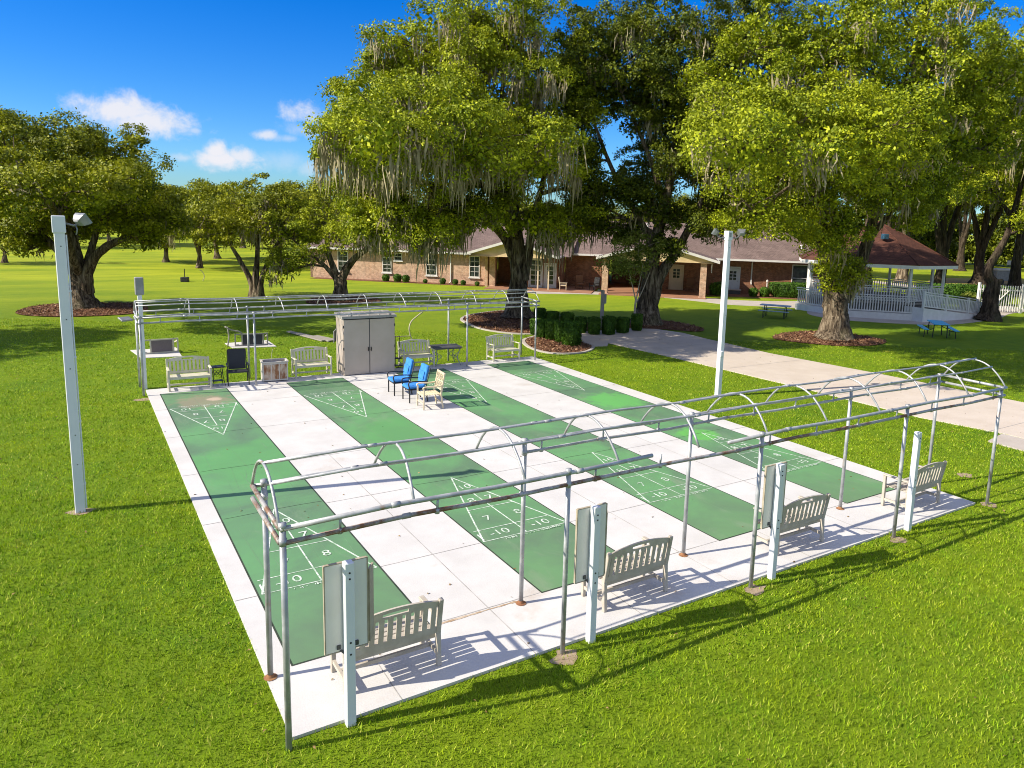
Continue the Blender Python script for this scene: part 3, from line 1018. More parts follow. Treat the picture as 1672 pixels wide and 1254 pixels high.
# ================================================================== PIPE CANOPY FRAMES
def canopy(name, yf, yr, zf, zr, xs_f, xs_r, xa, zap, lab, rust):
    t = empty(name, ((xa[0] + xa[-1]) / 2, (yf + yr) / 2, 0), 0, lab, 'pipe frame', 'bare pipe shade frames over the court ends')
    off = Vector(t.location)
    L = lambda p: Vector(p) - off
    gm = M_GALV
    x0, x1 = xa[0], xa[-1]
    ym = (yf + yr) / 2
    for row, (xs, y, z) in enumerate(((xs_f, yf, zf), (xs_r, yr, zr))):
        for x in xs:
            zb = LAWN - .02 if row == 0 and rust else 0.0
            mb = MB(); mb.tube([L((x, y, zb)), L((x, y, z + .03))], .034, 10)
            mb.tube([L((x, y, z - .19)), L((x, y, z - .12))], .042, 10)
            mb.tube([L((x, y, z - .02)), L((x, y, z + .05))], .042, 10)
            p = mb.build('post', gm, t, True)
            if row == 1 and rust:
                mb = MB(); mb.lathe([(0, .002), (.075, .002), (.082, .008), (.05, .016), (.036, .05)], 12, L((x, y, 0)))
                mb.build('base_plate', M_RUST, p)
    def zsag(x, z): return z + .012 * math.sin(x * 1.9)
    def rail(y, z, a, b, r, m, nm='rail'):
        n = max(2, int((b - a) / 1.2))
        pts = [L((a + (b - a) * i / n, y + .012 * math.sin(i * 2.3 + y), zsag(a + (b - a) * i / n, z))) for i in range(n + 1)]
        mb = MB(); mb.tube(pts, r, 8)
        for i in range(1, n, 2): mb.tube([pts[i] - Vector((.05, 0, 0)), pts[i] + Vector((.05, 0, 0))], r * 1.22, 8)
        return mb.build(nm, m, t, True)
    cut1, cut2 = (x0 + (x1 - x0) * .34, x0 + (x1 - x0) * .44) if rust else (99, 99)
    if rust:
        rail(yf, zf, x0, cut1, .030, gm); rail(yf, zf, cut2, x1, .030, gm)
    else:
        rail(yf, zf, x0, x1, .027, gm)
    rail(yf, zf - .155, x0 + .05, x1 - .05, .028, M_RUSTY if rust else gm)
    rail(yr, zr, x0, x1, .027, gm)
    rail(yr, zr - .155, xs_r[1] if rust else x0 + .1, x1 - .05, .024, gm)
    # bowed hoops
    span = yr - yf
    prof = lambda s: (yf + span * s, zf + (zr - zf) * s + (zap - (zf + zr) / 2) * (1 - abs(2 * s - 1) ** 2.2))
    for i, x in enumerate(xa):
        mb = MB()
        lean = .05 * math.sin(i * 1.7)
        pts = []
        for k in range(15):
            y, z = prof(k / 14)
            pts.append(L((x + lean * math.sin(math.pi * k / 14), y, z)))
        mb.tube(pts, .017, 7)
        mb.build('hoop', gm, t, True)
    for s in (.24, .5, .76):
        y, z = prof(s)
        rail(y, z + .012, x0, x1, .0175, gm, 'purlin')
    # end rails and short struts between upper and lower pipes
    for x in (x0, x1):
        for dz in (0, -.155):
            mb = MB(); mb.tube([L((x, yf, zf + dz)), L((x, yr, zr + dz))], .028, 8)
            mb.build('rail', M_RUSTY if rust and x == x0 else gm, t, True)
    n = 13
    for i in range(n):
        for y, z in ((yf, zf), (yr, zr)):
            x = x0 + (x1 - x0) * (i + .55) / n
            if y == yr and rust and x < xs_r[1]: continue
            if rust and y == yf and cut1 < x < cut2 and i % 2: continue
            mb = MB(); mb.tube([L((x, y, z - .15)), L((x + .01, y, zsag(x, z)))], .014, 6)
            mb.tube([L((x, y, z - .185)), L((x, y, z - .13))], .03, 6)
            mb.build('strut', gm, t, True)
    return t
XA = [-.43 + 14.47 * i / 10 for i in range(11)]
canopy('canopy_frame', -1.47, -.13, 2.47, 2.485, [-.40, 3.10, 6.68, 10.52, 13.86], [-.30, 3.24, 6.47, 10.75, 13.88], XA, 2.955,
       'bare hooped pipe frame over the benches beside the lawn, its lower pipe rusted', True)
XB = [-.5 + 13.95 * i / 10 for i in range(11)]
canopy('canopy_frame', 16.06, 17.34, 2.36, 2.40, [-.45, 2.74, 10.28, 13.3], [-.46, 2.78, 10.1, 13.4], XB, 2.79,
       'bare hooped pipe frame over the shed and cream benches at the far slab end', False)

# ================================================================== FLOODLIGHT POLES
def flood(parent, at_, yaw, tilt, nm='floodlight'):
    e = D.objects.new(nm, None); COL.objects.link(e); e.parent = parent
    CHILD.setdefault(parent.name, []).append(e)
    e.location = at_; e.rotation_euler = (tilt, 0, yaw)
    mb = MB()
    prof = [(.06, -.13), (.10, -.09), (.125, .02), (.135, .08)]
    for i in range(3):
        pass
    # rectangular flared housing: back plate to wider front
    def ring(w, h, y): return [(-w, y, -h), (w, y, -h), (w, y, h), (-w, y, h)]
    rs = [ring(.05, .045, .10), ring(.08, .07, .07), ring(.12, .10, -.02), ring(.125, .105, -.07)]
    vs = [p for r_ in rs for p in r_]
    fs = [(0, 1, 2, 3)]
    for k in range(3):
        for j in range(4): fs.append((k * 4 + j, k * 4 + 4 + j, k * 4 + 4 + (j + 1) % 4, k * 4 + (j + 1) % 4))
    mb.add(vs, fs); mb.build('housing', M_LAMPGREY, e, fix=True)
    mb = MB(); mb.box((0, -.066, 0), (.23, .012, .19)); mb.build('lens', M_LENS, e)
    return e
def pole(name, x, y, h, lab, cat='light pole'):
    t = empty(name, (x, y, 0), 0, lab, cat, 'white floodlight poles beside the court')
    mb = MB(); mb.box((0, 0, (h - .1) / 2 - .05), (.165, .165, h + 0), None, .012); mb.build('pole', M_WHITEPOLE, t)
    mb = MB(); mb.box((0, 0, h - .22), (.205, .205, .3), None, .01); mb.build('cap', M_WHITEPOLE, t)
    return t
pl = pole('light_pole', -2.17, 6.95, 5.5, 'tall white square pole with one grey floodlight, standing alone in the grass')
e = flood(pl, (.34, -.02, 5.36), R(125), R(-38))
mb = MB(); mb.tube([(.1, 0, 5.3), (.22, 0, 5.26), (.30, -.02, 5.3)], .02, 6); mb.tube([(.25, -.02, 5.27), (.27, -.03, 5.2), (.25, -.03, 5.1)], .013, 6)
mb.build('bracket', M_LAMPGREY, pl, True)
pr = pole('light_pole', 15.74, 8.31, 5.5, 'tall white square pole with two floodlights, between the fourth lane and the drive')
for s, yw in ((-1, R(-150)), (1, R(140))):
    flood(pr, (.42 * s * .83, -.42 * s * .55, 5.38), yw, R(-30))
    mb = MB(); mb.tube([(.1 * s * .83, -.1 * s * .55, 5.22), (.25 * s * .83, -.25 * s * .55, 5.2), (.4 * s * .83, -.4 * s * .55, 5.3)], .022, 6)
    mb.build('bracket', M_LAMPGREY, pr, True)
mb = MB(); mb.box((-.06, -.1, 1.42), (.12, .09, .18), None, .01); mb.build('junction_box', M_WHITEPOLE, pr)
mb = MB(); mb.box((-.02, -.107, 5.3), (.1, .02, .14), None, .004); mb.build('sensor', M_LAMPGREY, pr)
for q in (pl, pr):
    mb = MB(); mb.tube([(.1, -.02, .02), (.1, -.02, 4.6), (.1, -.02, 5.1)], .014, 6)
    for z in (.5, 1.7, 2.9, 4.1): mb.box((.095, -.02, z), (.05, .05, .03))
    mb.build('conduit', M_WHITEPOLE, q)
    mb = MB()
    for z in (.9, 1.46, 2.7, 3.6, 4.9): mb.box((.01, -.0835, z), (.018, .006, .018))
    mb.build('bolt_head', M_DARKGREY, q)

t = empty('box_post', (-.33, 17.2, 0), 0, 'slim white post topped with a tall grey box, behind the pipe frame corner', 'post')
mb = MB(); mb.box((0, 0, 1.5), (.12, .12, 3.1), None, .008); mb.build('post', M_WHITEPOLE, t)
mb = MB(); mb.box((0, 0, 3.2), (.24, .2, .54), None, .02); mb.build('meter_box', M_GREY, t)
mb = MB(); mb.box((-.42, -.05, 2.2), (.34, .26, .05), (R(18), 0, R(25)), .01); mb.build('lamp_head', M_LAMPGREY, t)
mb = MB(); mb.tube([(-.05, 0, 2.2), (-.2, -.03, 2.18), (-.3, -.05, 2.19)], .018, 6); mb.build('bracket', M_LAMPGREY, t)

# ================================================================== STORAGE SHED
t = empty('storage_shed', (6.60, 16.72, 0), R(-1), 'tall taupe two-door storage shed standing on the far slab edge', 'shed')
w_, d_, h_ = 1.86, .86, 2.0
mb = MB()
mb.box((-w_ / 2 + .02, .02, h_ / 2), (.04, d_ - .04, h_)); mb.box((w_ / 2 - .02, .02, h_ / 2), (.04, d_ - .04, h_))
mb.box((0, d_ / 2 - .02, h_ / 2), (w_ - .09, .04, h_)); mb.box((0, .01, .04), (w_ - .09, d_ - .1, .06))
for k in range(6): mb.box((-w_ / 2 - .002, -.3 + k * .13, h_ / 2), (.012, .012, h_ - .1))
mb.build('body', M_SHEDSIDE, t)
for s in (-1, 1):
    mb = MB(); mb.box((s * (w_ / 4 - .005), -d_ / 2 + .015, h_ / 2 - .01), (w_ / 2 - .035, .035, h_ - .06), None, .006)
    dr = mb.build('door', M_SHED, t)
    mb = MB(); mb.box((s * .05, -d_ / 2 - .02, .9), (.022, .03, .15), None, .005); mb.tube([(s * .05, -d_ / 2 - .01, .95), (s * .05, -d_ / 2 - .05, .95), (s * .05, -d_ / 2 - .05, .86)], .009, 6)
    mb.build('handle', M_BLACKMETAL, dr)
    mb = MB()
    for z in (.25, .95, 1.72): mb.box((s * (w_ / 2 - .012), -d_ / 2 - .006, z), (.028, .02, .09))
    mb.build('hinge', M_BLACKMETAL, dr)
mb = MB(); mb.box((0, -d_ / 2 + .006, h_ / 2), (.018, .02, h_ - .1)); mb.build('door_gap', M_DARKGREY, t)
mb = MB()
mb.add([(-w_ / 2 - .04, -d_ / 2 - .05, h_), (w_ / 2 + .04, -d_ / 2 - .05, h_), (w_ / 2 + .04, d_ / 2 + .05, h_), (-w_ / 2 - .04, d_ / 2 + .05, h_),
        (-w_ / 2 - .04, -d_ / 2 - .05, h_ + .09), (w_ / 2 + .04, -d_ / 2 - .05, h_ + .09), (w_ / 2 + .04, d_ / 2 + .05, h_ + .14), (-w_ / 2 - .04, d_ / 2 + .05, h_ + .14)],
       [(3, 2, 1, 0), (4, 5, 6, 7), (0, 1, 5, 4), (1, 2, 6, 5), (2, 3, 7, 6), (3, 0, 4, 7)])
for k in range(5): mb.box((-w_ / 2 + .2 + k * .365, 0, h_ + .12), (.03, d_ - .02, .03), (R(3.3), 0, 0))
mb.build('roof', M_SHEDROOF, t)

# cue rack beside the shed
t = empty('cue_rack', (7.92, 17.15, 0), 0, 'thin black metal cue rack against the side of the shed', 'rack')
mb = MB()
for x in (-.06, .1): mb.tube([(x, 0, 0), (x, 0, 1.15)], .014, 6)
mb.tube([(-.06, 0, 1.12), (.1, 0, 1.12)], .012, 6); mb.tube([(-.06, 0, .5), (.1, 0, .5)], .012, 6)
mb.build('upright', M_BLACKMETAL, t)
mb = MB(); mb.box((.02, -.04, .32), (.3, .2, .03)); mb.box((.02, -.04, .04), (.3, .24, .03)); mb.build('tray', M_BLACKMETAL, t)

# ================================================================== CHAIRS
def cushion(mb, c, d, rot=None, bev=.03): mb.box(c, d, rot, bev)
def blue_chair():
    t = empty('patio_chair')
    W = .6
    for s in (-1, 1):
        x = s * W / 2
        mb = MB(); mb.bar((x, -.27, 0), (x, -.27, .42), .032, .032, (0, 1, 0)); mb.build('leg', M_BLACKMETAL, t)
        mb = MB(); mb.bar((x, .3, 0), (x, .24, .42), .032, .032, (0, 1, 0)); mb.build('leg', M_BLACKMETAL, t)
        mb = MB(); mb.tube(catmull([(x, -.27, .42), (x, -.3, .6), (x, -.22, .65), (x, .05, .645), (x, .3, .62)], 16), .019, 7); mb.build('armrest', M_BLACKMETAL, t, True)
        mb = MB(); mb.tube([(x * .94, .24, .4), (x * .94, .30, .62), (x * .94, .40, 1.02)], .016, 6); mb.build('back_frame', M_BLACKMETAL, t, True)
    mb = MB(); mb.box((0, -.02, .395), (W - .03, .54, .03)); mb.build('seat_frame', M_BLACKMETAL, t)
    mb = MB(); cushion(mb, (0, -.04, .46), (W - .07, .55, .1)); mb.box((0, -.2, .512), (W - .16, .2, .02), None, .008); mb.build('seat_cushion', M_BLUE, t)
    mb = MB(); cushion(mb, (0, .285, .79), (W - .09, .1, .64), (R(-12), 0, 0)); mb.box((0, .212, .79), (W - .2, .02, .25), (R(-12), 0, 0), .008); mb.build('back_cushion', M_BLUE, t)
    mb = MB()
    for s in (-1, 1): mb.tube([(s * .2, .345, .92), (s * .2, .39, .92)], .02, 6)
    mb.build('cushion_tie', M_BLUE, t)
    return t
bch = blue_chair()
b2 = copy_tree(bch)
bch.location = (6.47, 13.10, 0); bch.rotation_euler = (0, 0, R(-93))
tag(bch, 'blue cushioned black patio chair next to the shed, behind its twin', 'chair', 'blue cushioned patio chairs on the court')
b2.location = (6.54, 12.04, 0); b2.rotation_euler = (0, 0, R(-92))
tag(b2, 'blue cushioned black patio chair in the middle of the row, beside the ivory chair', 'chair', 'blue cushioned patio chairs on the court')

t = empty('lattice_chair', (6.62, 11.08, 0), R(-95), 'ivory armchair with an open lattice back at the end of the blue chairs', 'chair')
W = .6
for s in (-1, 1):
    x = s * W / 2
    mb = MB(); mb.bar((x, -.28, 0), (x, -.27, .62), .04, .04, (0, 1, 0)); mb.build('leg', M_IVORY, t)
    mb = MB(); mb.bar((x, .31, 0), (x, .25, .45), .04, .04, (0, 1, 0)); mb.bar((x, .25, .45), (x, .36, 1.06), .04, .04, (0, 1, 0)); mb.build('leg', M_IVORY, t)
    mb = MB(); mb.tube(catmull([(x, -.27, .58), (x, -.29, .66), (x, -.15, .68), (x, .1, .67), (x, .29, .69)], 14), .023, 7); mb.build('armrest', M_IVORY, t, True)
mb = MB()
for i in range(7): mb.box((0, -.24 + i * .078, .43), (W - .04, .055, .02))
mb.box((0, -.275, .41), (W - .04, .03, .05)); mb.box((0, .245, .41), (W - .04, .03, .05)); mb.build('seat', M_IVORY, t)
mb = MB()
def bk(x, z): return (x, .25 + (z - .45) * .18, z)
mb.bar(bk(-W / 2, 1.03), bk(W / 2, 1.03), .035, .05); mb.bar(bk(-W / 2, .56), bk(W / 2, .56), .03, .04); mb.bar(bk(-W / 2, .8), bk(W / 2, .8), .02, .02)
for i in range(4):
    xa_ = -.225 + i * .15
    for z0, z1 in ((.57, .79), (.81, 1.01)):
        mb.bar(bk(xa_ - .06, z0), bk(xa_ + .06, z1), .016, .018, (0, 1, 0)); mb.bar(bk(xa_ + .06, z0), bk(xa_ - .06, z1), .016, .018, (0, 1, 0))
        mb.bar(bk(xa_ - .072, z0), bk(xa_ - .072, z1), .014, .018, (0, 1, 0))
mb.build('lattice_back', M_IVORY, t)
mb = MB()
mb.box((0, -.27, .17), (W - .04, .025, .03)); mb.box((0, .29, .17), (W - .04, .025, .03))
mb.build('stretcher', M_IVORY, t)

t = empty('sling_chair', (2.29, 16.62, 0), R(-6), 'black sling chair standing between the side table and the planter box', 'chair')
W = .62
for s in (-1, 1):
    x = s * W / 2
    mb = MB(); mb.bar((x, -.3, 0), (x, -.27, .62), .03, .03, (0, 1, 0)); mb.build('leg', M_BLACKMETAL, t)
    mb = MB(); mb.bar((x, .3, 0), (x, .2, .45), .03, .03, (0, 1, 0)); mb.build('leg', M_BLACKMETAL, t)
    mb = MB(); mb.bar((x, -.28, .63), (x, .24, .65), .045, .025); mb.build('armrest', M_BLACKMETAL, t)
    mb = MB(); mb.bar((x * .93, .2, .42), (x * .88, .34, 1.08), .028, .028, (0, 1, 0)); mb.build('back_frame', M_BLACKMETAL, t)
mb = MB(); mb.box((0, -.04, .435), (W - .05, .5, .02), (R(-3), 0, 0)); mb.bar((-W / 2, -.28, .43), (W / 2, -.28, .43), .03, .04); mb.build('seat', M_DARKMESH, t)
mb = MB(); mb.box((0, .275, .76), (W - .1, .016, .64), (R(-12), 0, 0)); mb.bar((-.26, .345, 1.08), (.26, .345, 1.08), .025, .03); mb.build('backrest', M_DARKMESH, t)

t = empty('side_table', (1.68, 16.60, 0), R(5), 'small black wrought side table beside the first cream bench', 'table')
mb = MB(); mb.box((0, 0, .615), (.42, .36, .03), None, .008); mb.build('tabletop', M_BLACKMETAL, t)
for sx in (-1, 1):
    for sy in (-1, 1):
        mb = MB(); mb.tube(catmull([(sx * .15, sy * .12, .6), (sx * .13, sy * .1, .4), (sx * .19, sy * .15, 0)], 8), .012, 6); mb.build('leg', M_BLACKMETAL, t, True)
mb = MB()
for sy in (-1, 1):
    for cx in (-.055, .055):
        mb.tube([(cx + .05 * math.cos(a), sy * .115, .42 + .05 * math.sin(a)) for a in np.linspace(0, 2 * math.pi, 13)], .008, 5)
mb.box((0, 0, .16), (.3, .22, .014)); mb.build('scrollwork', M_BLACKMETAL, t)

t = empty('patio_table', (9.72, 16.78, 0), R(-6), 'grey rectangular patio table with curved metal legs, past the third cream bench', 'table')
mb = MB(); mb.box((0, 0, .70), (1.12, .82, .035), None, .01); mb.box((0, -.37, .67), (1.02, .02, .05)); mb.build('tabletop', M_DARKGREY, t)
for sx in (-1, 1):
    for sy in (-1, 1):
        mb = MB(); mb.tube(catmull([(sx * .48, sy * .34, .68), (sx * .40, sy * .28, .4), (sx * .40, sy * .28, .25), (sx * .5, sy * .36, 0)], 10), .017, 6); mb.build('leg', M_GREY, t, True)
mb = MB()
for sx in (-1, 1):
    mb.tube(catmull([(sx * .42, -.28, .5), (sx * .25, -.28, .36), (sx * .42, -.28, .22)], 8), .012, 6)
    mb.tube(catmull([(sx * .42, .28, .5), (sx * .25, .28, .36), (sx * .42, .28, .22)], 8), .012, 6)
    mb.tube([(sx * .41, -.28, .3), (sx * .41, .28, .3)], .012, 6)
mb.build('scrollwork', M_GREY, t)

t = empty('planter_box', (3.44, 16.66, 0), R(-5), 'white metal planter box streaked with rust, under a canopy post', 'planter')
mb = MB()
w_, d_, h_ = .80, .52, .62
mb.box((-w_ / 2 + .02, 0, h_ / 2 + .02), (.04, d_, h_), None, .008); mb.box((w_ / 2 - .02, 0, h_ / 2 + .02), (.04, d_, h_), None, .008)
mb.box((0, d_ / 2 - .02, h_ / 2 + .02), (w_ - .085, .035, h_)); mb.box((0, -d_ / 2 + .025, h_ / 2 + .02), (w_ - .085, .03, h_ - .02))
mb.box((0, 0, .06), (w_ - .09, d_ - .09, .04)); mb.build('body', M_PLANTER, t)
mb = MB()
for k, x in enumerate((-.25, 0, .25)): mb.box((x, -d_ / 2 + .004, .33), (.215, .014, .5), None, .004)
mb.build('front_panel', M_RUSTPAINT, t)
mb = MB()
mb.box((0, -d_ / 2 + .01, h_ + .04), (w_ + .04, .06, .035)); mb.box((0, d_ / 2 - .01, h_ + .04), (w_ + .04, .06, .035))
for s in (-1, 1): mb.box((s * (w_ / 2 - .01), 0, h_ + .041), (.06, d_ - .085, .034))
mb.build('rim', M_PLANTER, t)
mb = MB(); mb.box((0, 0, h_ - .03), (w_ - .09, d_ - .1, .03)); mb.build('soil', M_SOIL, t)
mb = MB()
mb.tube(catmull([(-.05, .1, h_ - .02), (-.06, .1, h_ + .2), (-.02, .12, h_ + .42)], 6), .008, 5)
mb.build('dry_stem', M_HOSE, t)

# ================================================================== THINGS LYING ON THE LAWN
def tipped(name, x, y, rz, w_, h_, lab, arm):
    t = empty(name, (x, y, -.012), rz, lab, 'lawn seat', 'tipped lawn seats on concrete pads')
    fm = M_PALEFRAME if not arm else M_WOODGREY
    mb = MB(); mb.box((.04, .0, h_ / 2), (w_ * .62, .025, h_ * .86)); mb.build('sling', M_MAUVE if not arm else M_DARKMESH, t)
    mb = MB()
    for xx in (-w_ / 2, -w_ * .29, w_ * .37, w_ / 2): mb.bar((xx, 0, 0), (xx, 0, h_), .05, .05, (0, 1, 0))
    mb.bar((-w_ / 2 + .026, 0, .03), (w_ / 2 - .026, 0, .03), .045, .05); mb.bar((-w_ / 2 + .026, 0, h_ - .025), (w_ / 2 - .026, 0, h_ - .025), .045, .05)
    mb.build('frame', fm, t)
    for s in (-1, 1):
        mb = MB(); mb.bar((s * w_ / 2, .028, .1), (s * w_ / 2 * .96, .5, .06), .045, .045); mb.bar((s * w_ / 2, .028, h_ - .1), (s * w_ / 2 * .96, .45, h_ * .6), .045, .045); mb.build('leg', fm, t)
    return t
tipped('tipped_seat', .68, 23.35, R(3), 1.2, .56, 'pale frame seat with a mauve panel tipped over on a square pad', False)
t = tipped('tipped_seat', 4.08, 23.75, R(-6), 1.25, .52, 'dark panelled lawn seat tipped over on a pad, a grey armrest rising at one end', True)
mb = MB()
mb.tube(catmull([(-.92, .05, 0), (-.86, .05, .42), (-.9, .05, .82)], 8), .03, 7); mb.tube(catmull([(-1.0, .05, .84), (-.75, .05, .68), (-.45, .05, .6), (-.3, .05, .45)], 8), .032, 7)
mb.build('armrest', M_WOODGREY, t, True)

t = empty('wooden_plank', (6.85, 25.2, LAWN), R(10), 'grey ramp of narrow planks lying flat in the grass behind the shed', 'planks')
mb = MB()
mb.bar((-.25, 1.7, .06), (-.05, -1.5, .05), .22, .05); mb.bar((.1, -.1, .05), (.3, -1.7, .05), .5, .045); mb.bar((.02, 1.2, .03), (.15, -.2, .03), .12, .03)
mb.build('plank', M_WOODGREY, t)
t = empty('wire_stand', (7.55, 23.3, LAWN), R(10), 'low dark wire stand in the grass beside the planks', 'stand')
mb = MB(); mb.tube([(-.18, 0, 0), (-.18, 0, .5), (-.05, 0, .62), (.2, 0, .62), (.2, 0, 0)], .02, 6); mb.build('frame', M_GREY, t)
mb = MB(); mb.box((.02, .02, .3), (.33, .02, .46)); mb.build('panel', M_MAUVE, t)
t = empty('bent_pole', (10.55, 22.2, LAWN), 0, 'pale bent shepherd hook pole leaning in the grass behind the shed', 'hook')
mb = MB(); mb.tube(catmull([(.1, 0, 0), (-.05, 0, .25), (-.12, 0, .62), (0, .05, .92), (.3, .1, 1.15), (.55, .1, 1.32)], 18), .03, 7); mb.build('pole', M_HOSE, t, True)
mb = MB(); mb.tube([(-.06, 0, .28), (-1.5, 0, .3)], .02, 6); mb.build('crossbar', M_HOSE, t)

# ================================================================== CLUBHOUSE (local x along the front, local y away from the lawn)
hb = empty('brick_clubhouse', (23.2, 49.8, LAWN), R(-42), 'long low brick clubhouse with brown shingle roof and two gabled porches behind the oaks', 'building')
def wall(x0, y0, x1, y1, z0, z1, m=None, th=.2, nm='wall'):
    """wall whose outer face runs from (x0,y0) to (x1,y1)"""
    mb = MB()
    d = Vector((x1 - x0, y1 - y0)).normalized()
    n = Vector((-d.y, d.x)) * th
    mb.prism([(x0, y0), (x1, y1), (x1 + n.x, y1 + n.y), (x0 + n.x, y0 + n.y)], z0, z1)
    return mb.build(nm, m or M_BRICK, hb, fix=True)
wall(-10.5, -.3, 5.3, -.3, 0, 2.75)
wall(5.52, -1.5, 5.52, 2.0, 0, 2.75, None, .22)
wall(5.54, 2.0, 8.6, 2.0, 0, 2.75, M_BRICKSHADE)
wall(8.6, -1.0, 11.45, -1.0, 0, 2.75, M_BRICKSHADE)
wall(11.45, -1.0, 11.45, 1.4, 0, 2.75, M_BRICKSHADE)
wall(11.45, 1.5, 15.0, 1.5, 0, 2.9, M_BRICKSHADE)
wall(14.8, 1.52, 14.8, 6.4, 0, 2.9, M_BRICKSHADE)
wall(15.0, 6.5, 19.2, 6.5, 0, 2.9, M_BRICKSHADE)
wall(19.2, 6.5, 19.2, 2.5, 0, 2.9, M_BRICKSHADE)
wall(19.42, 2.5, 23.0, 2.5, 0, 2.9, M_BRICKSHADE)
wall(23.0, 2.8, 33.0, 2.8, 0, 2.95, M_BRICKSHADE)
wall(33.0, 2.8, 33.0, 16, 0, 2.95, M_BRICK)
wall(-10.5, 16, -10.5, -.3, 0, 2.75, M_BRICK)
# soldier course of darker brick under the eaves of the sunny wing
# roofs
mb = MB()
def quad(mb, *p): mb.add(p, [tuple(range(len(p)))])
RZ, RY = 5.6, 8.6
EA = -.85
quad(mb, (-11.2, EA, 2.62), (12.2, EA, 2.62), (12.2, RY, RZ), (-5.5, RY, RZ))
quad(mb, (-5.5, RY, RZ), (12.2, RY, RZ), (12.2, 17.5, 2.6), (-11.2, 17.5, 2.6))
quad(mb, (-11.2, 17.5, 2.6), (-11.2, EA, 2.62), (-5.5, RY, RZ))
quad(mb, (12.2, 1.0, 2.84), (33.6, 2.2, 2.86), (29.2, RY, RZ), (12.2, RY, RZ))
quad(mb, (12.2, RY, RZ), (29.2, RY, RZ), (33.6, 17.5, 2.6), (12.2, 17.5, 2.6))
quad(mb, (33.6, 2.2, 2.86), (33.6, 17.5, 2.6), (29.2, RY, RZ))
quad(mb, (12.2, EA, 2.62), (12.2, 1.0, 2.84), (12.2, RY, RZ))
roof = mb.build('roof', M_SHINGLE, hb)
def gable(x0, xm, x1, yf, ze, za, yb):
    mb = MB()
    k = (za - ze) / (xm - x0)
    quad(mb, (x0, yf, ze), (xm, yf, za), (xm, yb, za), (x0, yb, ze))
    quad(mb, (xm, yf, za), (x1, yf, ze), (x1, yb, ze), (xm, yb, za))
    mb.build('porch_roof', M_SHINGLE, hb)
    mb = MB()
    for (a, b) in (((x0, ze), (xm, za)), ((xm, za), (x1, ze))):
        quad(mb, (a[0], yf - .01, a[1] + .03), (b[0], yf - .01, b[1] + .03), (b[0], yf - .01, b[1] - .17), (a[0], yf - .01, a[1] - .17))
        quad(mb, (a[0], yf - .01, a[1] - .17), (b[0], yf - .01, b[1] - .17), (b[0], yf + .35, b[1] - .17), (a[0], yf + .35, a[1] - .17))
    for x in (x0, x1):
        mb.box((x, (yf + yb) / 2, ze - .07), (.05, yb - yf - .1, .16))
    mb.build('rake_board', M_TRIM, hb)
    mb = MB()
    mb.prism([(x0 + .3, 0), (x1 - .3, 0), (xm, 1)], 0, 1)
    mb = MB()
    quad(mb, (x0 + .5, yf + .36, ze - .15), (x1 - .5, yf + .36, ze - .15), (x1 - .5, yf + .36, ze + .12), (xm, yf + .36, za - .16), (x0 + .5, yf + .36, ze + .12))
    quad(mb, (x0 + .3, yf + .05, ze - .15), (x1 - .3, yf + .05, ze - .15), (x1 - .3, yb, ze - .15), (x0 + .3, yb, ze - .15))
    mb.build('gable_siding', M_SOFFIT, hb)
gable(4.0, 7.9, 11.6, -3.4, 2.72, 3.95, 4.2)
gable(14.6, 19.2, 23.9, -3.7, 2.86, 4.15, 5.6)
# gutters and fascia
def fascia(x0, x1, y, z, y1=None):
    mb = MB(); y1 = y if y1 is None else y1
    mb.bar((x0, y, z), (x1, y1, z), .09, .15)
    mb.build('gutter', M_TRIM, hb)
fascia(-11.2, 4.0, EA - .05, 2.58); fascia(11.6, 14.6, .95, 2.78); fascia(23.9, 33.6, 1.62, 2.8, 2.15)
mb = MB()
quad(mb, (-11.2, EA, 2.5), (4.2, EA, 2.5), (4.2, -.3, 2.5), (-11.2, -.3, 2.5)); quad(mb, (11.6, .95, 2.72), (14.6, .95, 2.72), (14.6, 1.5, 2.72), (11.6, 1.5, 2.72)); quad(mb, (23.9, 1.65, 2.74), (33.4, 2.2, 2.74), (33.4, 2.8, 2.74), (23.9, 2.8, 2.74))
mb.build('soffit', M_TRIM, hb)
# downspouts
def spout(x, y, z0, z1):
    mb = MB(); mb.bar((x, y, z0), (x, y, z1), .09, .075, (0, 1, 0)); mb.bar((x, y, z1), (x, y - .4, z1 + .16), .085, .07, (1, 0, 0)); mb.bar((x, y, z0), (x, y - .28, z0 - .1), .085, .07, (1, 0, 0))
    mb.build('downspout', M_TRIM, hb)
spout(2.05, -.37, .16, 2.3); spout(26.9, 2.72, .9, 2.55); spout(23.35, -2.9, 2.1, 2.45)
# pillars
for x, y, zt in ((5.95, -1.5, 2.6), (22.75, -3.2, 2.72), (15.3, -3.2, 2.72)):
    mb = MB(); mb.box((x, y, zt / 2), (.46, .46, zt)); mb.box((x, y, .06), (.54, .54, .12)); mb.build('pillar', M_BRICK, hb)
for x in (9.9, 10.75):
    mb = MB(); mb.box((x, -2.6, 1.3), (.11, .11, 2.6)); mb.build('porch_post', M_DOOR, hb)
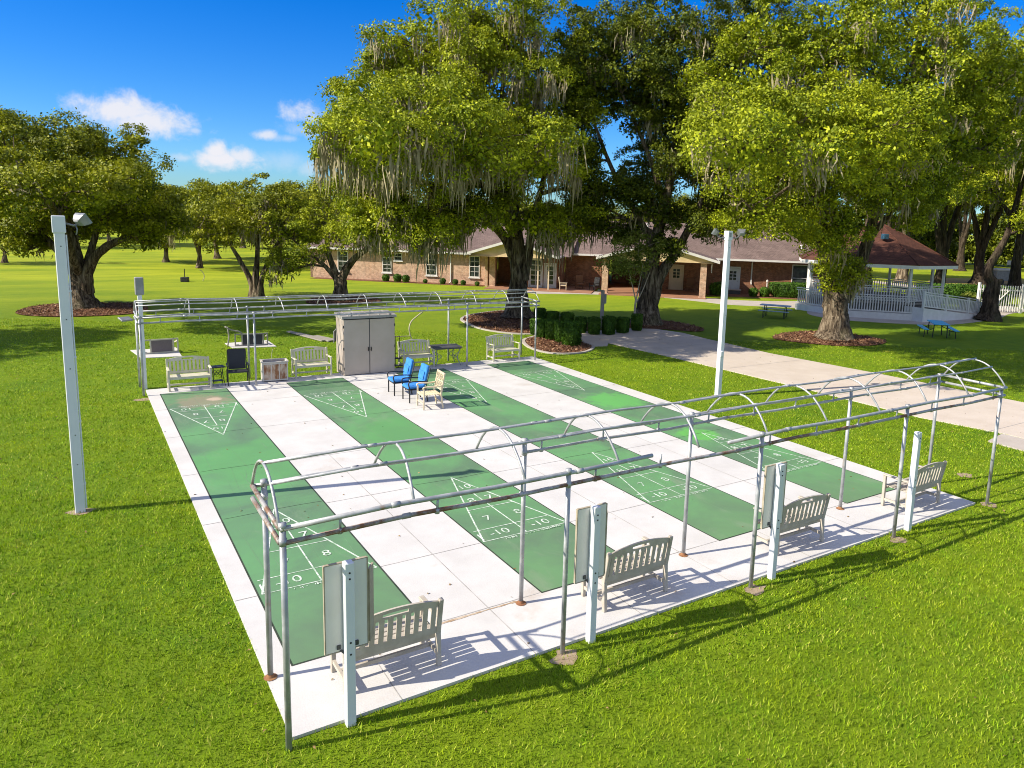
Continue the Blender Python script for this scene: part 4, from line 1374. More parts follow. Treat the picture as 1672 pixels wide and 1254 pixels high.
# windows
def window(x, y, z0, z1, w_, rows=2, cols=2, lower_sash=True, fm=None):
    fm = fm or M_TRIM
    mb = MB(); f = .06
    mb.box((x - w_ / 2 + f / 2, y - .03, (z0 + z1) / 2), (f, .08, z1 - z0)); mb.box((x + w_ / 2 - f / 2, y - .03, (z0 + z1) / 2), (f, .08, z1 - z0))
    mb.box((x, y - .03, z1 - f / 2), (w_ - 2 * f, .075, f)); mb.box((x, y - .03, z0 + f / 2), (w_ - 2 * f, .075, f)); mb.box((x, y - .035, (z0 + z1) / 2), (w_ - 2 * f, .05, f * .8))
    wn = mb.build('window', fm, hb)
    mb = MB(); mb.box((x, y - .006, (z0 + z1) / 2), (w_ - 2 * f + .01, .012, z1 - z0 - 2 * f + .01)); mb.build('pane', M_GLASS, wn)
    mb = MB()
    for h0, h1 in ((z0 + f, (z0 + z1) / 2 - f * .4), ((z0 + z1) / 2 + f * .4, z1 - f)):
        for i in range(1, cols): mb.box((x - w_ / 2 + f + (w_ - 2 * f) * i / cols, y - .02, (h0 + h1) / 2), (.025, .02, h1 - h0))
        for j in range(1, rows): mb.box((x, y - .021, h0 + (h1 - h0) * j / rows), (w_ - 2 * f, .018, .025))
    mb.build('glazing_bar', fm, wn)
    mb = MB(); mb.box((x, y - .06, z0 - .05), (w_ + .16, .16, .09)); mb.build('sill', M_TRIM, wn)
window(.38, -.3, .62, 2.38, .95, 2, 1); window(4.1, -.3, .62, 2.38, .88, 2, 2); window(-3.55, -.3, .7, 2.0, .8); window(-2.55, -.3, 1.75, 2.38, .7, 1, 1); window(-7.5, -.3, .62, 2.38, .95)
window(30.75, 2.8, .35, 2.55, 1.25, 1, 1)
# french door group on the first porch and the two panelled doors
def door(x, y, w_, h_, m, lites, leaf='door'):
    mb = MB()
    for s in (-1, 1): mb.box((x + s * (w_ / 2 + .05), y - .03, h_ / 2 + .03), (.1, .09, h_ + .06))
    mb.box((x, y - .03, h_ + .085), (w_ + .2, .085, .1))
    mb.build('door_frame', m, hb)
    mb = MB(); mb.box((x, y - .02, h_ / 2 + .02), (w_ - .01, .04, h_ - .02)); d = mb.build(leaf, m, hb)
    cols, rows, x0, x1, z0, z1 = lites
    mb = MB()
    pw, ph = (x1 - x0) / cols, (z1 - z0) / rows
    for i in range(cols):
        for j in range(rows): mb.box((x + x0 + pw * (i + .5), y - .043, z0 + ph * (j + .5)), (pw - .06, .012, ph - .06))
    mb.build('pane', M_GLASS, d)
    mb = MB(); mb.tube([(x + w_ * .4, y - .04, 1.0), (x + w_ * .4, y - .1, 1.0)], .03, 8); mb.build('handle', M_GREY, d)
door(9.42, -1.0, .98, 2.35, M_DOORWHITE, (2, 5, -.42, .42, .25, 2.3), 'window_door')
door(10.62, -1.0, .85, 1.95, M_DOORWHITE, (1, 4, -.28, .28, .35, 1.85))
door(20.75, 2.5, 1.0, 2.05, M_DOOR, (2, 3, -.3, .3, 1.05, 1.85))
door(25.4, 2.8, 1.0, 2.05, M_DOORWHITE, (2, 3, -.3, .3, 1.05, 1.85))
# porch floors, roof vents, wall lamps
for x0, x1, y0, y1 in ((5.8, 14.3, -3.6, 1.4), (14.9, 23.0, -3.9, 6.4)):
    mb = MB(); mb.prism([(x0, y0), (x1, y0), (x1, y1), (x0, y1)], 0, .075 + .004 * (x0 > 10)); mb.build('porch_floor', M_PORCH, hb)
for x, y, z in ((18.0, 7.4, 5.2), (29.0, 6.6, 5.0), (2.0, 5.0, 4.6), (31.0, 4.4, 3.8)):
    mb = MB(); mb.tube([(x, y, z - .4), (x, y, z + .25)], .07, 8); mb.lathe([(.16, .2), (.13, .3), (0, .34)], 10, (x, y, z)); mb.build('roof_vent', M_TRIM, hb)
mb = MB(); mb.box((27.6, 7.9, 5.4), (.9, .6, .5)); mb.build('chimney', M_SHINGLE, hb)
mb = MB(); mb.tube([(28.2, 2.6, 0), (28.2, 2.6, 1.1)], .05, 8); mb.lathe([(.09, 1.05), (.09, 1.2), (0, 1.24)], 8, (28.2, 2.6, 0)); mb.build('vent_pipe', M_TRIM, hb)

def hloc(x, y, z=LAWN):
    c, s = math.cos(R(-42)), math.sin(R(-42))
    return Vector((23.2 + x * c - y * s, 49.8 + x * s + y * c, z))
def arm_chair(m, nm):
    t = empty(nm)
    mb = MB(); mb.box((0, 0, .38), (.6, .58, .1), None, .02); mb.build('seat', m, t)
    mb = MB(); mb.box((0, .3, .72), (.6, .07, .66), (R(-10), 0, 0), .02); mb.build('backrest', m, t)
    for s in (-1, 1):
        mb = MB(); mb.box((s * .31, -.02, .58), (.07, .6, .05), None, .01); mb.build('armrest', m, t)
        for y in (-.25, .26):
            mb = MB(); mb.box((s * .3, y, .28), (.05, .05, .56)); mb.build('leg', m, t)
    return t
for i, (x, y, rz, m, lab) in enumerate(((11.9, -2.3, 95, M_DOOR, 'tan wooden armchair beside the french doors on the porch'), (13.0, -.4, 20, M_WICKER, 'dark wicker armchair in the shade of the porch wall'),
                                       (14.3, -1.6, -40, M_BLACKMETAL, 'black armchair at the edge of the dark porch opening'), (21.9, 1.6, 0, M_WICKER, 'brown wicker armchair between the cream door and the brick pillar'))):
    c = arm_chair(m, 'porch_chair'); c.location = hloc(x, y, LAWN + .08); c.rotation_euler = (0, 0, R(-42 + rz)); tag(c, lab, 'chair', 'armchairs on the clubhouse porches')
t = empty('step_block', hloc(25.4, 1.9), R(-42), 'low dark doorstep box below the white door', 'step')
mb = MB(); mb.box((0, 0, .16), (1.2, .7, .32), None, .02); mb.build('base', M_DARKGREY, t)
mb = MB(); mb.box((0, 0, .35), (1.3, .8, .06), None, .01); mb.build('tread', M_WALK, t)

# ================================================================== GAZEBO
GC = Vector((44.6, 22.4, LAWN))
M_SKIRTDARK = weathered('shaded_lattice', (.10, .09, .08), (.16, .15, .13), 4, .8)  # skirt colour darkened to stand for the shade behind the front railing
gz = empty('gazebo', GC, 0, 'white railed octagonal gazebo with a red shingle roof behind the forked oak', 'gazebo')
toc = math.atan2(CAMPOS.y - GC.y, CAMPOS.x - GC.x)
A8 = [toc + R(30 + 45 * k) for k in range(8)]
GR, ER, FZ, EZ, AZ = 4.6, 5.28, 1.02, 3.46, 6.15
V8 = lambda r, z: [(r * math.cos(a), r * math.sin(a), z) for a in A8]
mb = MB(); mb.prism([p[:2] for p in V8(GR, 0)], FZ - .1, FZ); mb.build('deck', M_WOODGREY, gz)
mb = MB()
b0, b1 = V8(GR - .06, 0), V8(GR - .06, FZ - .1)
for k in range(8): mb.add([b0[k], b0[(k + 1) % 8], b1[(k + 1) % 8], b1[k]], [(0, 1, 2, 3)])
mb.build('skirt', M_SKIRTDARK, gz)
mb = MB()
e0, e1 = V8(ER, EZ), V8(ER - .25, EZ + .02)
m1 = V8(2.2, EZ + 1.62)
for k in range(8):
    j = (k + 1) % 8
    mb.add([e0[k], e0[j], m1[j], m1[k]], [(0, 1, 2, 3)])
    mb.add([m1[k], m1[j], (0, 0, AZ)], [(0, 1, 2)])
rf = mb.build('roof', M_SHINGLERED, gz)
mb = MB()
for k in range(8):
    j = (k + 1) % 8
    mb.tube([Vector(e0[k]) + Vector((0, 0, .02)), Vector(m1[k]) + Vector((0, 0, .03)), (0, 0, AZ + .03)], .05, 5)
mb.build('ridge_cap', M_SHINGLERED, rf)
mb = MB()
o, i_, lo, li = V8(ER, EZ - .005), V8(ER - .06, EZ - .005), V8(ER, EZ - .22), V8(GR - .3, EZ - .22)
for k in range(8):
    j = (k + 1) % 8
    mb.add([o[k], o[j], lo[j], lo[k]], [(0, 1, 2, 3)]); mb.add([lo[k], lo[j], li[j], li[k]], [(0, 1, 2, 3)])
mb.build('fascia', M_GAZWHITE, gz, fix=False)
ps = V8(GR - .12, 0)
for k in range(8):
    mb = MB(); mb.box((ps[k][0], ps[k][1], (FZ + EZ - .22) / 2), (.16, .16, EZ - .22 - FZ), (0, 0, A8[k])); mb.build('post', M_GAZWHITE, gz)
def railing(p0, p1, z0, z1, h=1.02, nb=None, parent=gz, m=None):
    m = m or M_GAZWHITE
    p0, p1 = Vector((*p0, z0)), Vector((*p1, z1))
    L_ = (p1 - p0).length
    d = (p1 - p0) / L_
    up = Vector((0, 0, 1))
    mb = MB()
    mb.bar(p0 + up * h, p1 + up * h, .11, .05); mb.bar(p0 + up * .12, p1 + up * .12, .05, .07); mb.bar(p0 + up * (h - .14), p1 + up * (h - .14), .045, .06)
    n = nb or int(L_ / .16)
    for i in range(1, n):
        q = p0 + d * (L_ * i / n)
        mb.bar(q + up * .12, q + up * (h - .14), .07, .04, (0, 1, 0))
    return mb.build('railing', m, parent)
for k in range(8):
    j = (k + 1) % 8
    if k == 1: continue
    railing(ps[k][:2], ps[j][:2], FZ, FZ)
# ramp along the front, going down to the walk
va, vb = Vector(V8(GR, 0)[7]), Vector(V8(GR, 0)[0])
vc = Vector(V8(GR, 0)[1])
dirr = (vc - vb).normalized()
outn = Vector((dirr.y, -dirr.x, 0))
if outn.dot(vb) < 0: outn = -outn
s0, s1 = vb - dirr * .5 + outn * .05, vb + dirr * 6.6 + outn * .05
q0, q1 = s0 + outn * 1.35, s1 + outn * 1.35
mb = MB()
zt0, zt1 = FZ - .12, .12
for (a, b) in ((s0, s1), (q0, q1)):
    mb.add([(a.x, a.y, 0), (b.x, b.y, 0), (b.x, b.y, zt1), (a.x, a.y, zt0)], [(0, 1, 2, 3)])
mb.add([(s0.x, s0.y, zt0), (q0.x, q0.y, zt0), (q1.x, q1.y, zt1), (s1.x, s1.y, zt1)], [(0, 1, 2, 3)])
mb.add([(s0.x, s0.y, 0), (q0.x, q0.y, 0), (q0.x, q0.y, zt0), (s0.x, s0.y, zt0)], [(0, 1, 2, 3)])
mb.build('ramp', M_GAZWHITE, gz)
railing((q0 - outn * .06).xy, (q1 - outn * .06).xy, zt0, zt1, 1.0)
for t_ in (0, .33, .66, 1):
    p = q0.lerp(q1, t_) - outn * .06; zz = zt0 + (zt1 - zt0) * t_
    mb = MB(); mb.box((p.x, p.y, zz + .5), (.12, .12, 1.1)); mb.build('newel_post', M_GAZWHITE, gz)
# lower front platform edge in front of the skirt
mb = MB()
for k in (6, 7):
    a, b = Vector(V8(GR + .9, 0)[k]), Vector(V8(GR + .9, 0)[(k + 1) % 8])
    c_, d_ = Vector(V8(GR, 0)[(k + 1) % 8]), Vector(V8(GR, 0)[k])
    mb.prism([(d_.x, d_.y), (c_.x, c_.y), (b.x, b.y), (a.x, a.y)], .0, .40 + .004 * k)
mb.build('step', M_GAZWHITE, gz, fix=True)
# small blue box on the roof slope
for k in (6, 7):
    a, b = Vector(V8(GR + .84, 0)[k]), Vector(V8(GR + .84, 0)[(k + 1) % 8])
    railing(a.xy, b.xy, .40, .40, 1.12)
nrm = Vector((math.cos(toc + R(12)), math.sin(toc + R(12)), 0))
mb = MB(); c_ = nrm * 2.45; mb.box((c_.x, c_.y, EZ + 1.72), (.42, .36, .36), (0, 0, A8[0]), .03); mb.build('roof_vent', weathered('blue_vent', (.02, .06, .10), (.05, .12, .18), 5, .3), gz)
mb = MB()
for k in range(0, 8):
    if k in (7, 0, 1): continue
    a, b = Vector(V8(GR - .55, FZ + .45)[k]), Vector(V8(GR - .55, FZ + .45)[(k + 1) % 8])
    mb.bar(a.lerp(b, .12), a.lerp(b, .88), .4, .05)
mb.build('inner_bench', M_WOODGREY, gz)

# ================================================================== PICNIC TABLES
def picnic(x, y, rz, m, lab):
    t = empty('picnic_table', (x, y, LAWN), rz, lab, 'picnic table', 'picnic tables on the lawn by the gazebo')
    mb = MB(); mb.box((0, 0, .75), (1.85, .78, .045), None, .012); mb.build('tabletop', m, t)
    for s in (-1, 1):
        mb = MB(); mb.box((0, s * .74, .45), (1.85, .27, .04), None, .012); mb.build('bench_seat', m, t)
    for s in (-1, 1):
        x_ = s * .62
        mb = MB()
        for q in (-1, 1):
            mb.tube([(x_, q * .32, .72), (x_, q * .36, 0)], .026, 6)
            mb.tube(catmull([(x_, q * .3, .5), (x_, q * .6, .38), (x_, q * .8, .43)], 6), .022, 6); mb.tube([(x_, q * .76, .44), (x_, q * .78, 0)], .022, 6)
        mb.tube([(x_, -.32, .7), (x_, .32, .7)], .022, 6)
        mb.build('leg_frame', M_BLACKMETAL, t)
picnic(34.6, 22.2, R(-58), M_PALEBLUE, 'pale blue picnic table near the box hedge and clubhouse walk')
picnic(37.15, 13.15, R(-138), M_TEAL, 'bright blue picnic table standing in shade in front of the gazebo ramp')

# ================================================================== POSTS, FENCE, FAR THINGS
t = empty('feeder_post', (21.05, 22.1, LAWN), R(20), 'weathered wooden post with crossbar and grey box in the box hedge row', 'post')
mb = MB(); mb.box((0, 0, 1.02), (.15, .15, 2.04), None, .01); mb.build('post', M_WOODGREY, t)
mb = MB(); mb.bar((-.42, 0, 2.1), (.1, 0, 2.02), .09, .08); mb.build('crossbar', M_WOODGREY, t)
mb = MB(); mb.box((.2, .02, 1.6), (.24, .14, .5), None, .02); mb.build('meter_box', M_GREY, t)

fp = [Vector(p) for p in ((52.4, 19.0, LAWN), (54.7, 17.1, LAWN), (60.0, 12.8, LAWN))]
t = empty('picket_fence', fp[0], 0, 'white picket fence with a gate at the lawn edge beyond the dark trunk', 'fence')
for a, b in ((fp[0], fp[1]), (fp[1], fp[2])):
    a, b = a - fp[0], b - fp[0]
    L_ = (b - a).length; d = (b - a) / L_
    mb = MB()
    for z in (.35, 1.62): mb.bar(a + Vector((0, 0, z)), b + Vector((0, 0, z)), .05, .1)
    n = int(L_ / .16)
    for i in range(n):
        p = a + d * (L_ * (i + .5) / n) + Vector((d.y, -d.x, 0)) * .045
        mb.bar(p + Vector((0, 0, .08)), p + Vector((0, 0, 1.95)), .095, .025, (0, 1, 0))
    mb.build('picket_panel', M_GAZWHITE, t)
    for q in (a, b):
        mb = MB(); mb.box(q + Vector((0, 0, 1.05)) + Vector((d.y, -d.x, 0)) * -.08, (.15, .15, 2.1)); mb.build('post', M_GAZWHITE, t)
g0, g1 = (fp[0] - fp[0]).lerp(fp[1] - fp[0], .3), (fp[1] - fp[0])
mb = MB(); off = Vector((-.06, -.1, 0)); mb.bar(g0 + off + Vector((0, 0, .35)), g0.lerp(g1, .5) + off + Vector((0, 0, 1.6)), .08, .03); mb.build('gate_brace', M_GAZWHITE, t)

t = empty('course_marker', (5.15, 54.3, LAWN), R(-30), 'little black ball washer on a stake on the open course', 'marker')
mb = MB(); mb.tube([(0, 0, 0), (0, 0, 1.0)], .03, 6); mb.build('stake', M_BLACKMETAL, t)
mb = MB(); mb.box((0, 0, .18), (.52, .42, .36), None, .03); mb.build('bin', M_BLACKMETAL, t)
t = empty('hooked_stake', (6.5, 55.0, LAWN), 0, 'thin hooked stake on the open course beside the ball washer', 'marker')
mb = MB(); mb.tube(catmull([(0, 0, 0), (.12, 0, .35), (-.05, 0, .75), (-.25, 0, .85)], 10), .03, 6); mb.build('stake', M_HOSE, t)
p = pxd(1632, 82)
t = empty('utility_cart', p, R(-30), 'grey utility trailer with a white lid under the far trees past the fence', 'trailer')
mb = MB(); mb.box((0, 0, 1.0), (2.6, 1.5, 1.1), None, .05); mb.build('body', M_GREY, t)
mb = MB(); mb.box((0, 0, 1.66), (2.7, 1.6, .2), None, .05); mb.build('lid', M_TRIM, t)
for s in (-1, 1):
    mb = MB(); mb.tube([(s * .7, -.78, .35), (s * .7, -.6, .35)], .35, 14); mb.build('wheel', M_BLACKMETAL, t)
p = pxd(1645, 88)
t = empty('white_sign', p, R(-40), 'slim white sign post standing among the far trees', 'sign')
mb = MB(); mb.tube([(0, 0, 0), (0, 0, 5.0)], .06, 6); mb.build('post', M_TRIM, t)
mb = MB(); mb.box((0, -.1, 2.2), (1.4, .06, .5), None, .02); mb.build('sign_panel', M_TRIM, t)

# sandy cart path curving through the far trees, brownish ground patch beyond it
sheet('cart_path', curve_poly([tuple(pxd(1430, 78).xy), tuple(pxd(1530, 71).xy), tuple(pxd(1620, 70).xy), tuple(pxd(1760, 66).xy), tuple(pxd(1760, 69).xy), tuple(pxd(1620, 73.4).xy), tuple(pxd(1530, 74.4).xy), tuple(pxd(1430, 81).xy)], 6), LAWN + .02, M_DRIVE)
sheet('leaf_litter', curve_poly([tuple(pxd(1520, 78).xy), tuple(pxd(1600, 76).xy), tuple(pxd(1760, 76).xy), tuple(pxd(1760, 90).xy), tuple(pxd(1600, 92).xy), tuple(pxd(1520, 88).xy)], 6), LAWN + .015, weathered('leaf_litter', (.34, .2, .075), (.30, .28, .05), .4, 1))

# ================================================================== TREES
def crown_pts(lobes, rng, dens=1.0, per=70, leaf=.17, cl=.55, low=-.55):
    dens *= .23; cl *= 1.3; per = int(per * 4.2); leaf *= .76
    Cs, Ns, CL, Ss = [], [], [], []
    for (cx, cy, cz, rx, ry, rz) in lobes:
        pw = 1.6
        area = 4 * math.pi * (((rx * ry) ** pw + (rx * rz) ** pw + (ry * rz) ** pw) / 3) ** (1 / pw)
        n = max(6, int(area * dens))
        d = rng.normal(size=(n * 3, 3)); d /= np.linalg.norm(d, axis=1, keepdims=True)
        d = d[(d[:, 2] > low) | (rng.random(len(d)) < .25)][:n]
        n = len(d)
        rad = .5 + .42 * rng.random(n) ** .55
        wob = 1 + .2 * np.sin(d[:, 0] * 5 + cx * 3) * np.sin(d[:, 1] * 5.5 + cy * 2) + .1 * np.sin(d[:, 2] * 7 + cz)
        c = np.array([cx, cy, cz]) + d * np.array([rx, ry, rz]) * (rad * wob)[:, None]
        rc = cl * rng.uniform(.65, 1.35, n)
        CL.append(np.column_stack([c, rc]))
        # each clump is a dome of leafy sprays, hollow below, with crevices between neighbours
        ns = 18
        u = rng.normal(size=(n, ns, 3)); u /= np.linalg.norm(u, axis=2, keepdims=True)
        u = u + d[:, None, :] * .55 + np.array([0, 0, .35])
        u /= np.linalg.norm(u, axis=2, keepdims=True)
        sp = c[:, None, :] + u * (rc[:, None, None] * np.array([1, 1, .72]) * rng.uniform(.72, 1.08, (n, ns, 1)))
        m = max(3, per // ns)
        L = sp[:, :, None, :] + rng.normal(size=(n, ns, m, 3)) * (rc[:, None, None, None] * np.array([.2, .2, .13]))
        out = (u[:, :, None, :] * .8 + np.array([0, 0, .25]) + rng.normal(size=(n, ns, m, 3)) * .5)
        Cs.append(L.reshape(-1, 3)); Ns.append(out.reshape(-1, 3)); Ss.append(np.ones(n * ns * m))
        # larger inner leaves, added to block light and darken the crown
        k = int(area * dens * per * .10)
        di = rng.normal(size=(k, 3)); di /= np.linalg.norm(di, axis=1, keepdims=True)
        Cs.append(np.array([cx, cy, cz]) + di * np.array([rx, ry, rz]) * (rng.random(k) ** .5 * .72)[:, None])
        Ns.append(rng.normal(size=(k, 3)) + np.array([0, 0, .5])); Ss.append(np.full(k, 1.7))
    C = np.concatenate(Cs); N = np.concatenate(Ns)
    N /= np.linalg.norm(N, axis=1, keepdims=True) + 1e-9
    S = leaf * rng.uniform(.6, 1.35, len(C)) * np.concatenate(Ss)
    return C, N, S, np.concatenate(CL)

def gnarl_tube(mb, pts, radii, sides, rng, seedang=0.0, rough=.12):
    k = len(pts)
    pts = [Vector(p) for p in pts]
    vs = []
    prev = None
    ph = [rng.uniform(0, 6.28) for _ in range(4)]
    for i, p in enumerate(pts):
        d = (pts[min(i + 1, k - 1)] - pts[max(i - 1, 0)]).normalized()
        if prev is None:
            a = Vector((1, 0, 0)) if abs(d.x) < .9 else Vector((0, 1, 0))
            x = (a - d * a.dot(d)).normalized()
        else: x = (prev - d * prev.dot(d)).normalized()
        prev = x
        y = d.cross(x)
        for j in range(sides):
            t = 2 * math.pi * j / sides
            q = 1 + rough * (math.sin(3 * t + ph[0] + i * .35) * .6 + math.sin(5 * t + ph[1] - i * .5) * .5 + math.sin(2 * t + ph[2] + i * .9) * .4)
            vs.append(p + (x * math.cos(t) + y * math.sin(t)) * radii[i] * q)
    fs = [(i * sides + j, i * sides + (j + 1) % sides, (i + 1) * sides + (j + 1) % sides, (i + 1) * sides + j) for i in range(k - 1) for j in range(sides)]
    fs.append(tuple(range((k - 1) * sides, k * sides)))
    mb.add(vs, fs)

def make_tree(name, loc, lobes, stems, leafm, seed, dens=1.0, per=70, leaf=.17, cl=.55, moss=0, bark=None, low=-.55, moss_len=1.2, twigs=5, extra=None, label=None, cat='tree', group=None):
    """lobes and stems in metres (side, ahead, up) from the trunk foot; stems = [(points, r0, r1)]"""
    rng = np.random.default_rng(seed)
    rp = random.Random(seed)
    t = empty(name, loc, -YAW, label, cat, group)
    C, N, S, CL = crown_pts(lobes, rng, dens, per, leaf, cl, low)
    V = leaf_quads(C, N, S, rng)
    # bark
    mb = MB()
    ends = []
    for si, (pts, ra, rb) in enumerate(stems):
        n = max(6, len(pts) * 5)
        P = catmull(pts, n)
        # slight wander
        P = [p + Vector((rp.uniform(-1, 1), rp.uniform(-1, 1), 0)) * (.05 * ra if 0 < i < n else 0) for i, p in enumerate(P)]
        rad = []
        for i in range(n + 1):
            u = i / n
            r = ra + (rb - ra) * u ** .8
            if pts[0][2] <= 0.01: r *= 1 + .75 * math.exp(-(P[i].z - 0) * 2.6)
            rad.append(r)
        gnarl_tube(mb, P, rad, 14 if ra > .2 else 8, rp, rough=.13 if ra > .2 else .06)
        ends += [(P[int(n * q)], rad[int(n * q)]) for q in (.45, .6, .75, .9, 1.0)]
    # limbs from the stems to each lobe and twigs on to the leaf clumps
    lobe_of = np.argmin(np.stack([np.linalg.norm((CL[:, :3] - np.array(l[:3])) / np.array(l[3:]), axis=1) for l in lobes]), axis=0)
    for li, l in enumerate(lobes):
        c = Vector(l[:3]) - Vector((0, 0, l[5] * .25))
        e, er = min(ends, key=lambda q: (q[0] - c).length + (1.5 if q[0].z > c.z + .6 else 0))
        mid = e.lerp(c, .5) + Vector((rp.uniform(-.3, .3), rp.uniform(-.3, .3), .12 * (c - e).length))
        r1 = min(er * .75, .06 + .035 * max(l[3:5]))
        P = catmull([e, mid, c], 10)
        gnarl_tube(mb, P, [r1 * (1 - .6 * i / 10) for i in range(11)], 7, rp, rough=.06)
        idx = np.where(lobe_of == li)[0]
        if len(idx):
            for k in rng.choice(idx, min(len(idx), int(twigs * max(l[3:5]))), replace=False):
                q = Vector(CL[k, :3])
                s_ = P[rp.choice((4, 6, 8, 10))]
                m_ = s_.lerp(q, .5) + Vector((rp.uniform(-.25, .25), rp.uniform(-.25, .25), .15))
                PP = catmull([s_, m_, q], 5)
                gnarl_tube(mb, PP, [r1 * .38 * (1 - .75 * i / 5) + .008 for i in range(6)], 5, rp, rough=0)
    mb.build('trunk', bark or M_BARK, t, True)
    np_mesh('crown', V, np.arange(len(V)).reshape(-1, 4), leafm, t)
    if moss:
        # tufts of moss hanging below clumps: many tapering, slightly crooked strands
        zc = np.array([lobes[i][2] for i in lobe_of]); rzc = np.array([lobes[i][5] for i in lobe_of])
        cand = np.where(CL[:, 2] < zc + rzc * .45)[0]
        pick = rng.choice(cand, min(len(cand), moss), replace=False)
        mv = []
        for k in pick:
            c = CL[k, :3]
            tl = moss_len * rng.uniform(.35, 1.3)
            for s_ in range(rng.integers(18, 40)):
                p = c + rng.normal(size=3) * np.array([.30, .30, .16]) - np.array([0, 0, .1])
                Ls = tl * rng.uniform(.25, 1.0) ** 1.3
                wd = rng.uniform(.02, .055)
                a = rng.uniform(0, np.pi); ax = np.array([math.cos(a), math.sin(a), 0]) * wd
                q = [p]
                for f_ in (.3, .35, .35): q.append(q[-1] + np.array([rng.normal() * .07, rng.normal() * .07, -Ls * f_]))
                ws = (.5, 1.0, .7, .1)
                for k_ in range(3): mv += [q[k_] - ax * ws[k_], q[k_] + ax * ws[k_], q[k_ + 1] + ax * ws[k_ + 1], q[k_ + 1] - ax * ws[k_ + 1]]
        mv = np.array(mv)
        np_mesh('moss_clumps', mv, np.arange(len(mv)).reshape(-1, 4), M_MOSS, t)
    return t

G_ = 'big live oaks round the court'
make_tree('oak_tree', (-1.65, 39.4, LAWN), [(-.3, 0, 7.9, 3.6, 3.2, 2.4), (-3.6, 0, 6.0, 2.6, 2.8, 2.0), (3.0, -.3, 5.6, 2.4, 2.4, 1.7), (1.6, .8, 8.2, 2.2, 2.4, 1.6), (-2.2, -.8, 8.3, 2.3, 2.3, 1.5), (4.4, 0, 4.7, 1.3, 1.4, 1.0), (-3.4, -.4, 3.9, 1.4, 1.4, 1.0), (0, 2.2, 4.9, 2.3, 1.8, 1.4), (2.6, 2.2, 4.7, 1.9, 1.6, 1.1), (-2.2, 1.6, 4.6, 1.8, 1.6, 1.2), (3.4, .6, 3.7, 1.0, 1.0, .7),
          (-4.6, .4, 4.3, 1.7, 1.6, 1.2), (.4, -2.2, 5.8, 2.4, 1.8, 1.5), (-1.8, -1.8, 4.7, 1.6, 1.6, 1.0), (-2.6, -.6, 3.2, .8, .8, .7), (4.9, .2, 5.6, 1.3, 1.3, 1.2), (3.4, -8.8, 6.3, 2.2, 2.4, 1.3), (6.0, -7.6, 6.4, 2.0, 2.2, 1.2), (1.4, -6.6, 7.0, 2.4, 2.4, 1.6), (4.8, -4.8, 6.6, 2, 2, 1.3), (-1, -5, 8.2, 2.6, 2.4, 1.6)],
          [([(0, 0, 0), (-.05, 0, 1.2), (-.15, 0, 2.4), (-.5, .2, 4.2), (-.6, 0, 6.4)], .62, .16), ([(.25, 0, .9), (.55, -.1, 2.2), (1.5, -.2, 3.3), (3.0, -.2, 4.0), (4.0, 0, 4.3)], .36, .10),
           ([(-.2, 0, 1.5), (-.9, 0, 2.9), (-2.4, 0, 4.3), (-3.6, 0, 5.4)], .30, .09), ([(.1, 0, 1.6), (.5, .5, 3.6), (1.4, .7, 6.4)], .28, .08), ([(0, -.2, 2.0), (.8, -2.4, 4.2), (2.2, -5.0, 5.4), (3.8, -7.6, 5.8)], .28, .08)],
          M_LEAF, 11, dens=1.35, per=105, leaf=.17, cl=.5, moss=22, low=-.7, moss_len=.7, label='broad dark oak with one low arching limb, behind the lone light pole', group=G_)
make_tree('oak_tree', (7.85, 42.4, LAWN), [(-2.2, 0, 5.3, 2.3, 2.2, 1.7), (.2, 0, 6.0, 2.6, 2.4, 1.8), (2.4, 0, 5.5, 2.2, 2.0, 1.7), (-3.8, .2, 4.4, 1.6, 1.5, 1.2), (1.0, -1.5, 4.7, 1.6, 1.5, 1.0), (-1.0, -1.4, 4.3, 1.5, 1.4, 1.0), (3.8, .4, 4.6, 1.5, 1.4, 1.2)],
          [([(0, 0, 0), (-.2, 0, 1.0), (-.9, 0, 2.4), (-1.9, 0, 4.2)], .26, .08), ([(.1, 0, 0), (.12, 0, 1.4), (.3, 0, 3.0), (.3, 0, 5.0)], .27, .09), ([(.25, 0, 0), (.5, 0, 1.2), (1.2, 0, 2.8), (2.2, 0, 4.6)], .24, .07)],
          M_LEAF, 12, dens=1.2, per=72, leaf=.17, cl=.5, moss=26, moss_len=.9, label='small vase-shaped oak on three slim stems, beyond the far pipe frame', group=G_)
make_tree('oak_tree', (12.36, 38.7, LAWN), [(-3.0, -.4, 4.4, 1.9, 1.9, 1.5), (-2.3, -.6, 2.9, 1.7, 1.6, 1.2), (-.6, 0, 5.3, 2.4, 2.2, 1.6), (1.7, 0, 4.4, 2.0, 1.8, 1.4), (2.9, 0, 3.5, 1.4, 1.3, 1.0), (-3.4, -.4, 1.9, .9, .9, .8), (.2, -1.3, 4.0, 1.4, 1.2, 1.0), (-4.2, 0, 5.2, 1.5, 1.5, 1.2)],
          [([(0, 0, 0), (.05, 0, 1.1), (.35, 0, 2.0), (1.3, 0, 3.1), (2.6, 0, 3.7)], .46, .11), ([(-.08, 0, .9), (-.4, 0, 2.0), (-.8, 0, 3.4), (-.8, 0, 4.6)], .3, .09), ([(-.15, 0, 1.3), (-1.1, -.2, 2.4), (-2.4, -.4, 3.4)], .2, .07)],
          M_LEAFB, 13, dens=1.3, per=72, leaf=.16, cl=.48, moss=20, moss_len=.8, low=-.8, label='short leaning oak with foliage sweeping to the grass, behind the storage shed', group=G_)
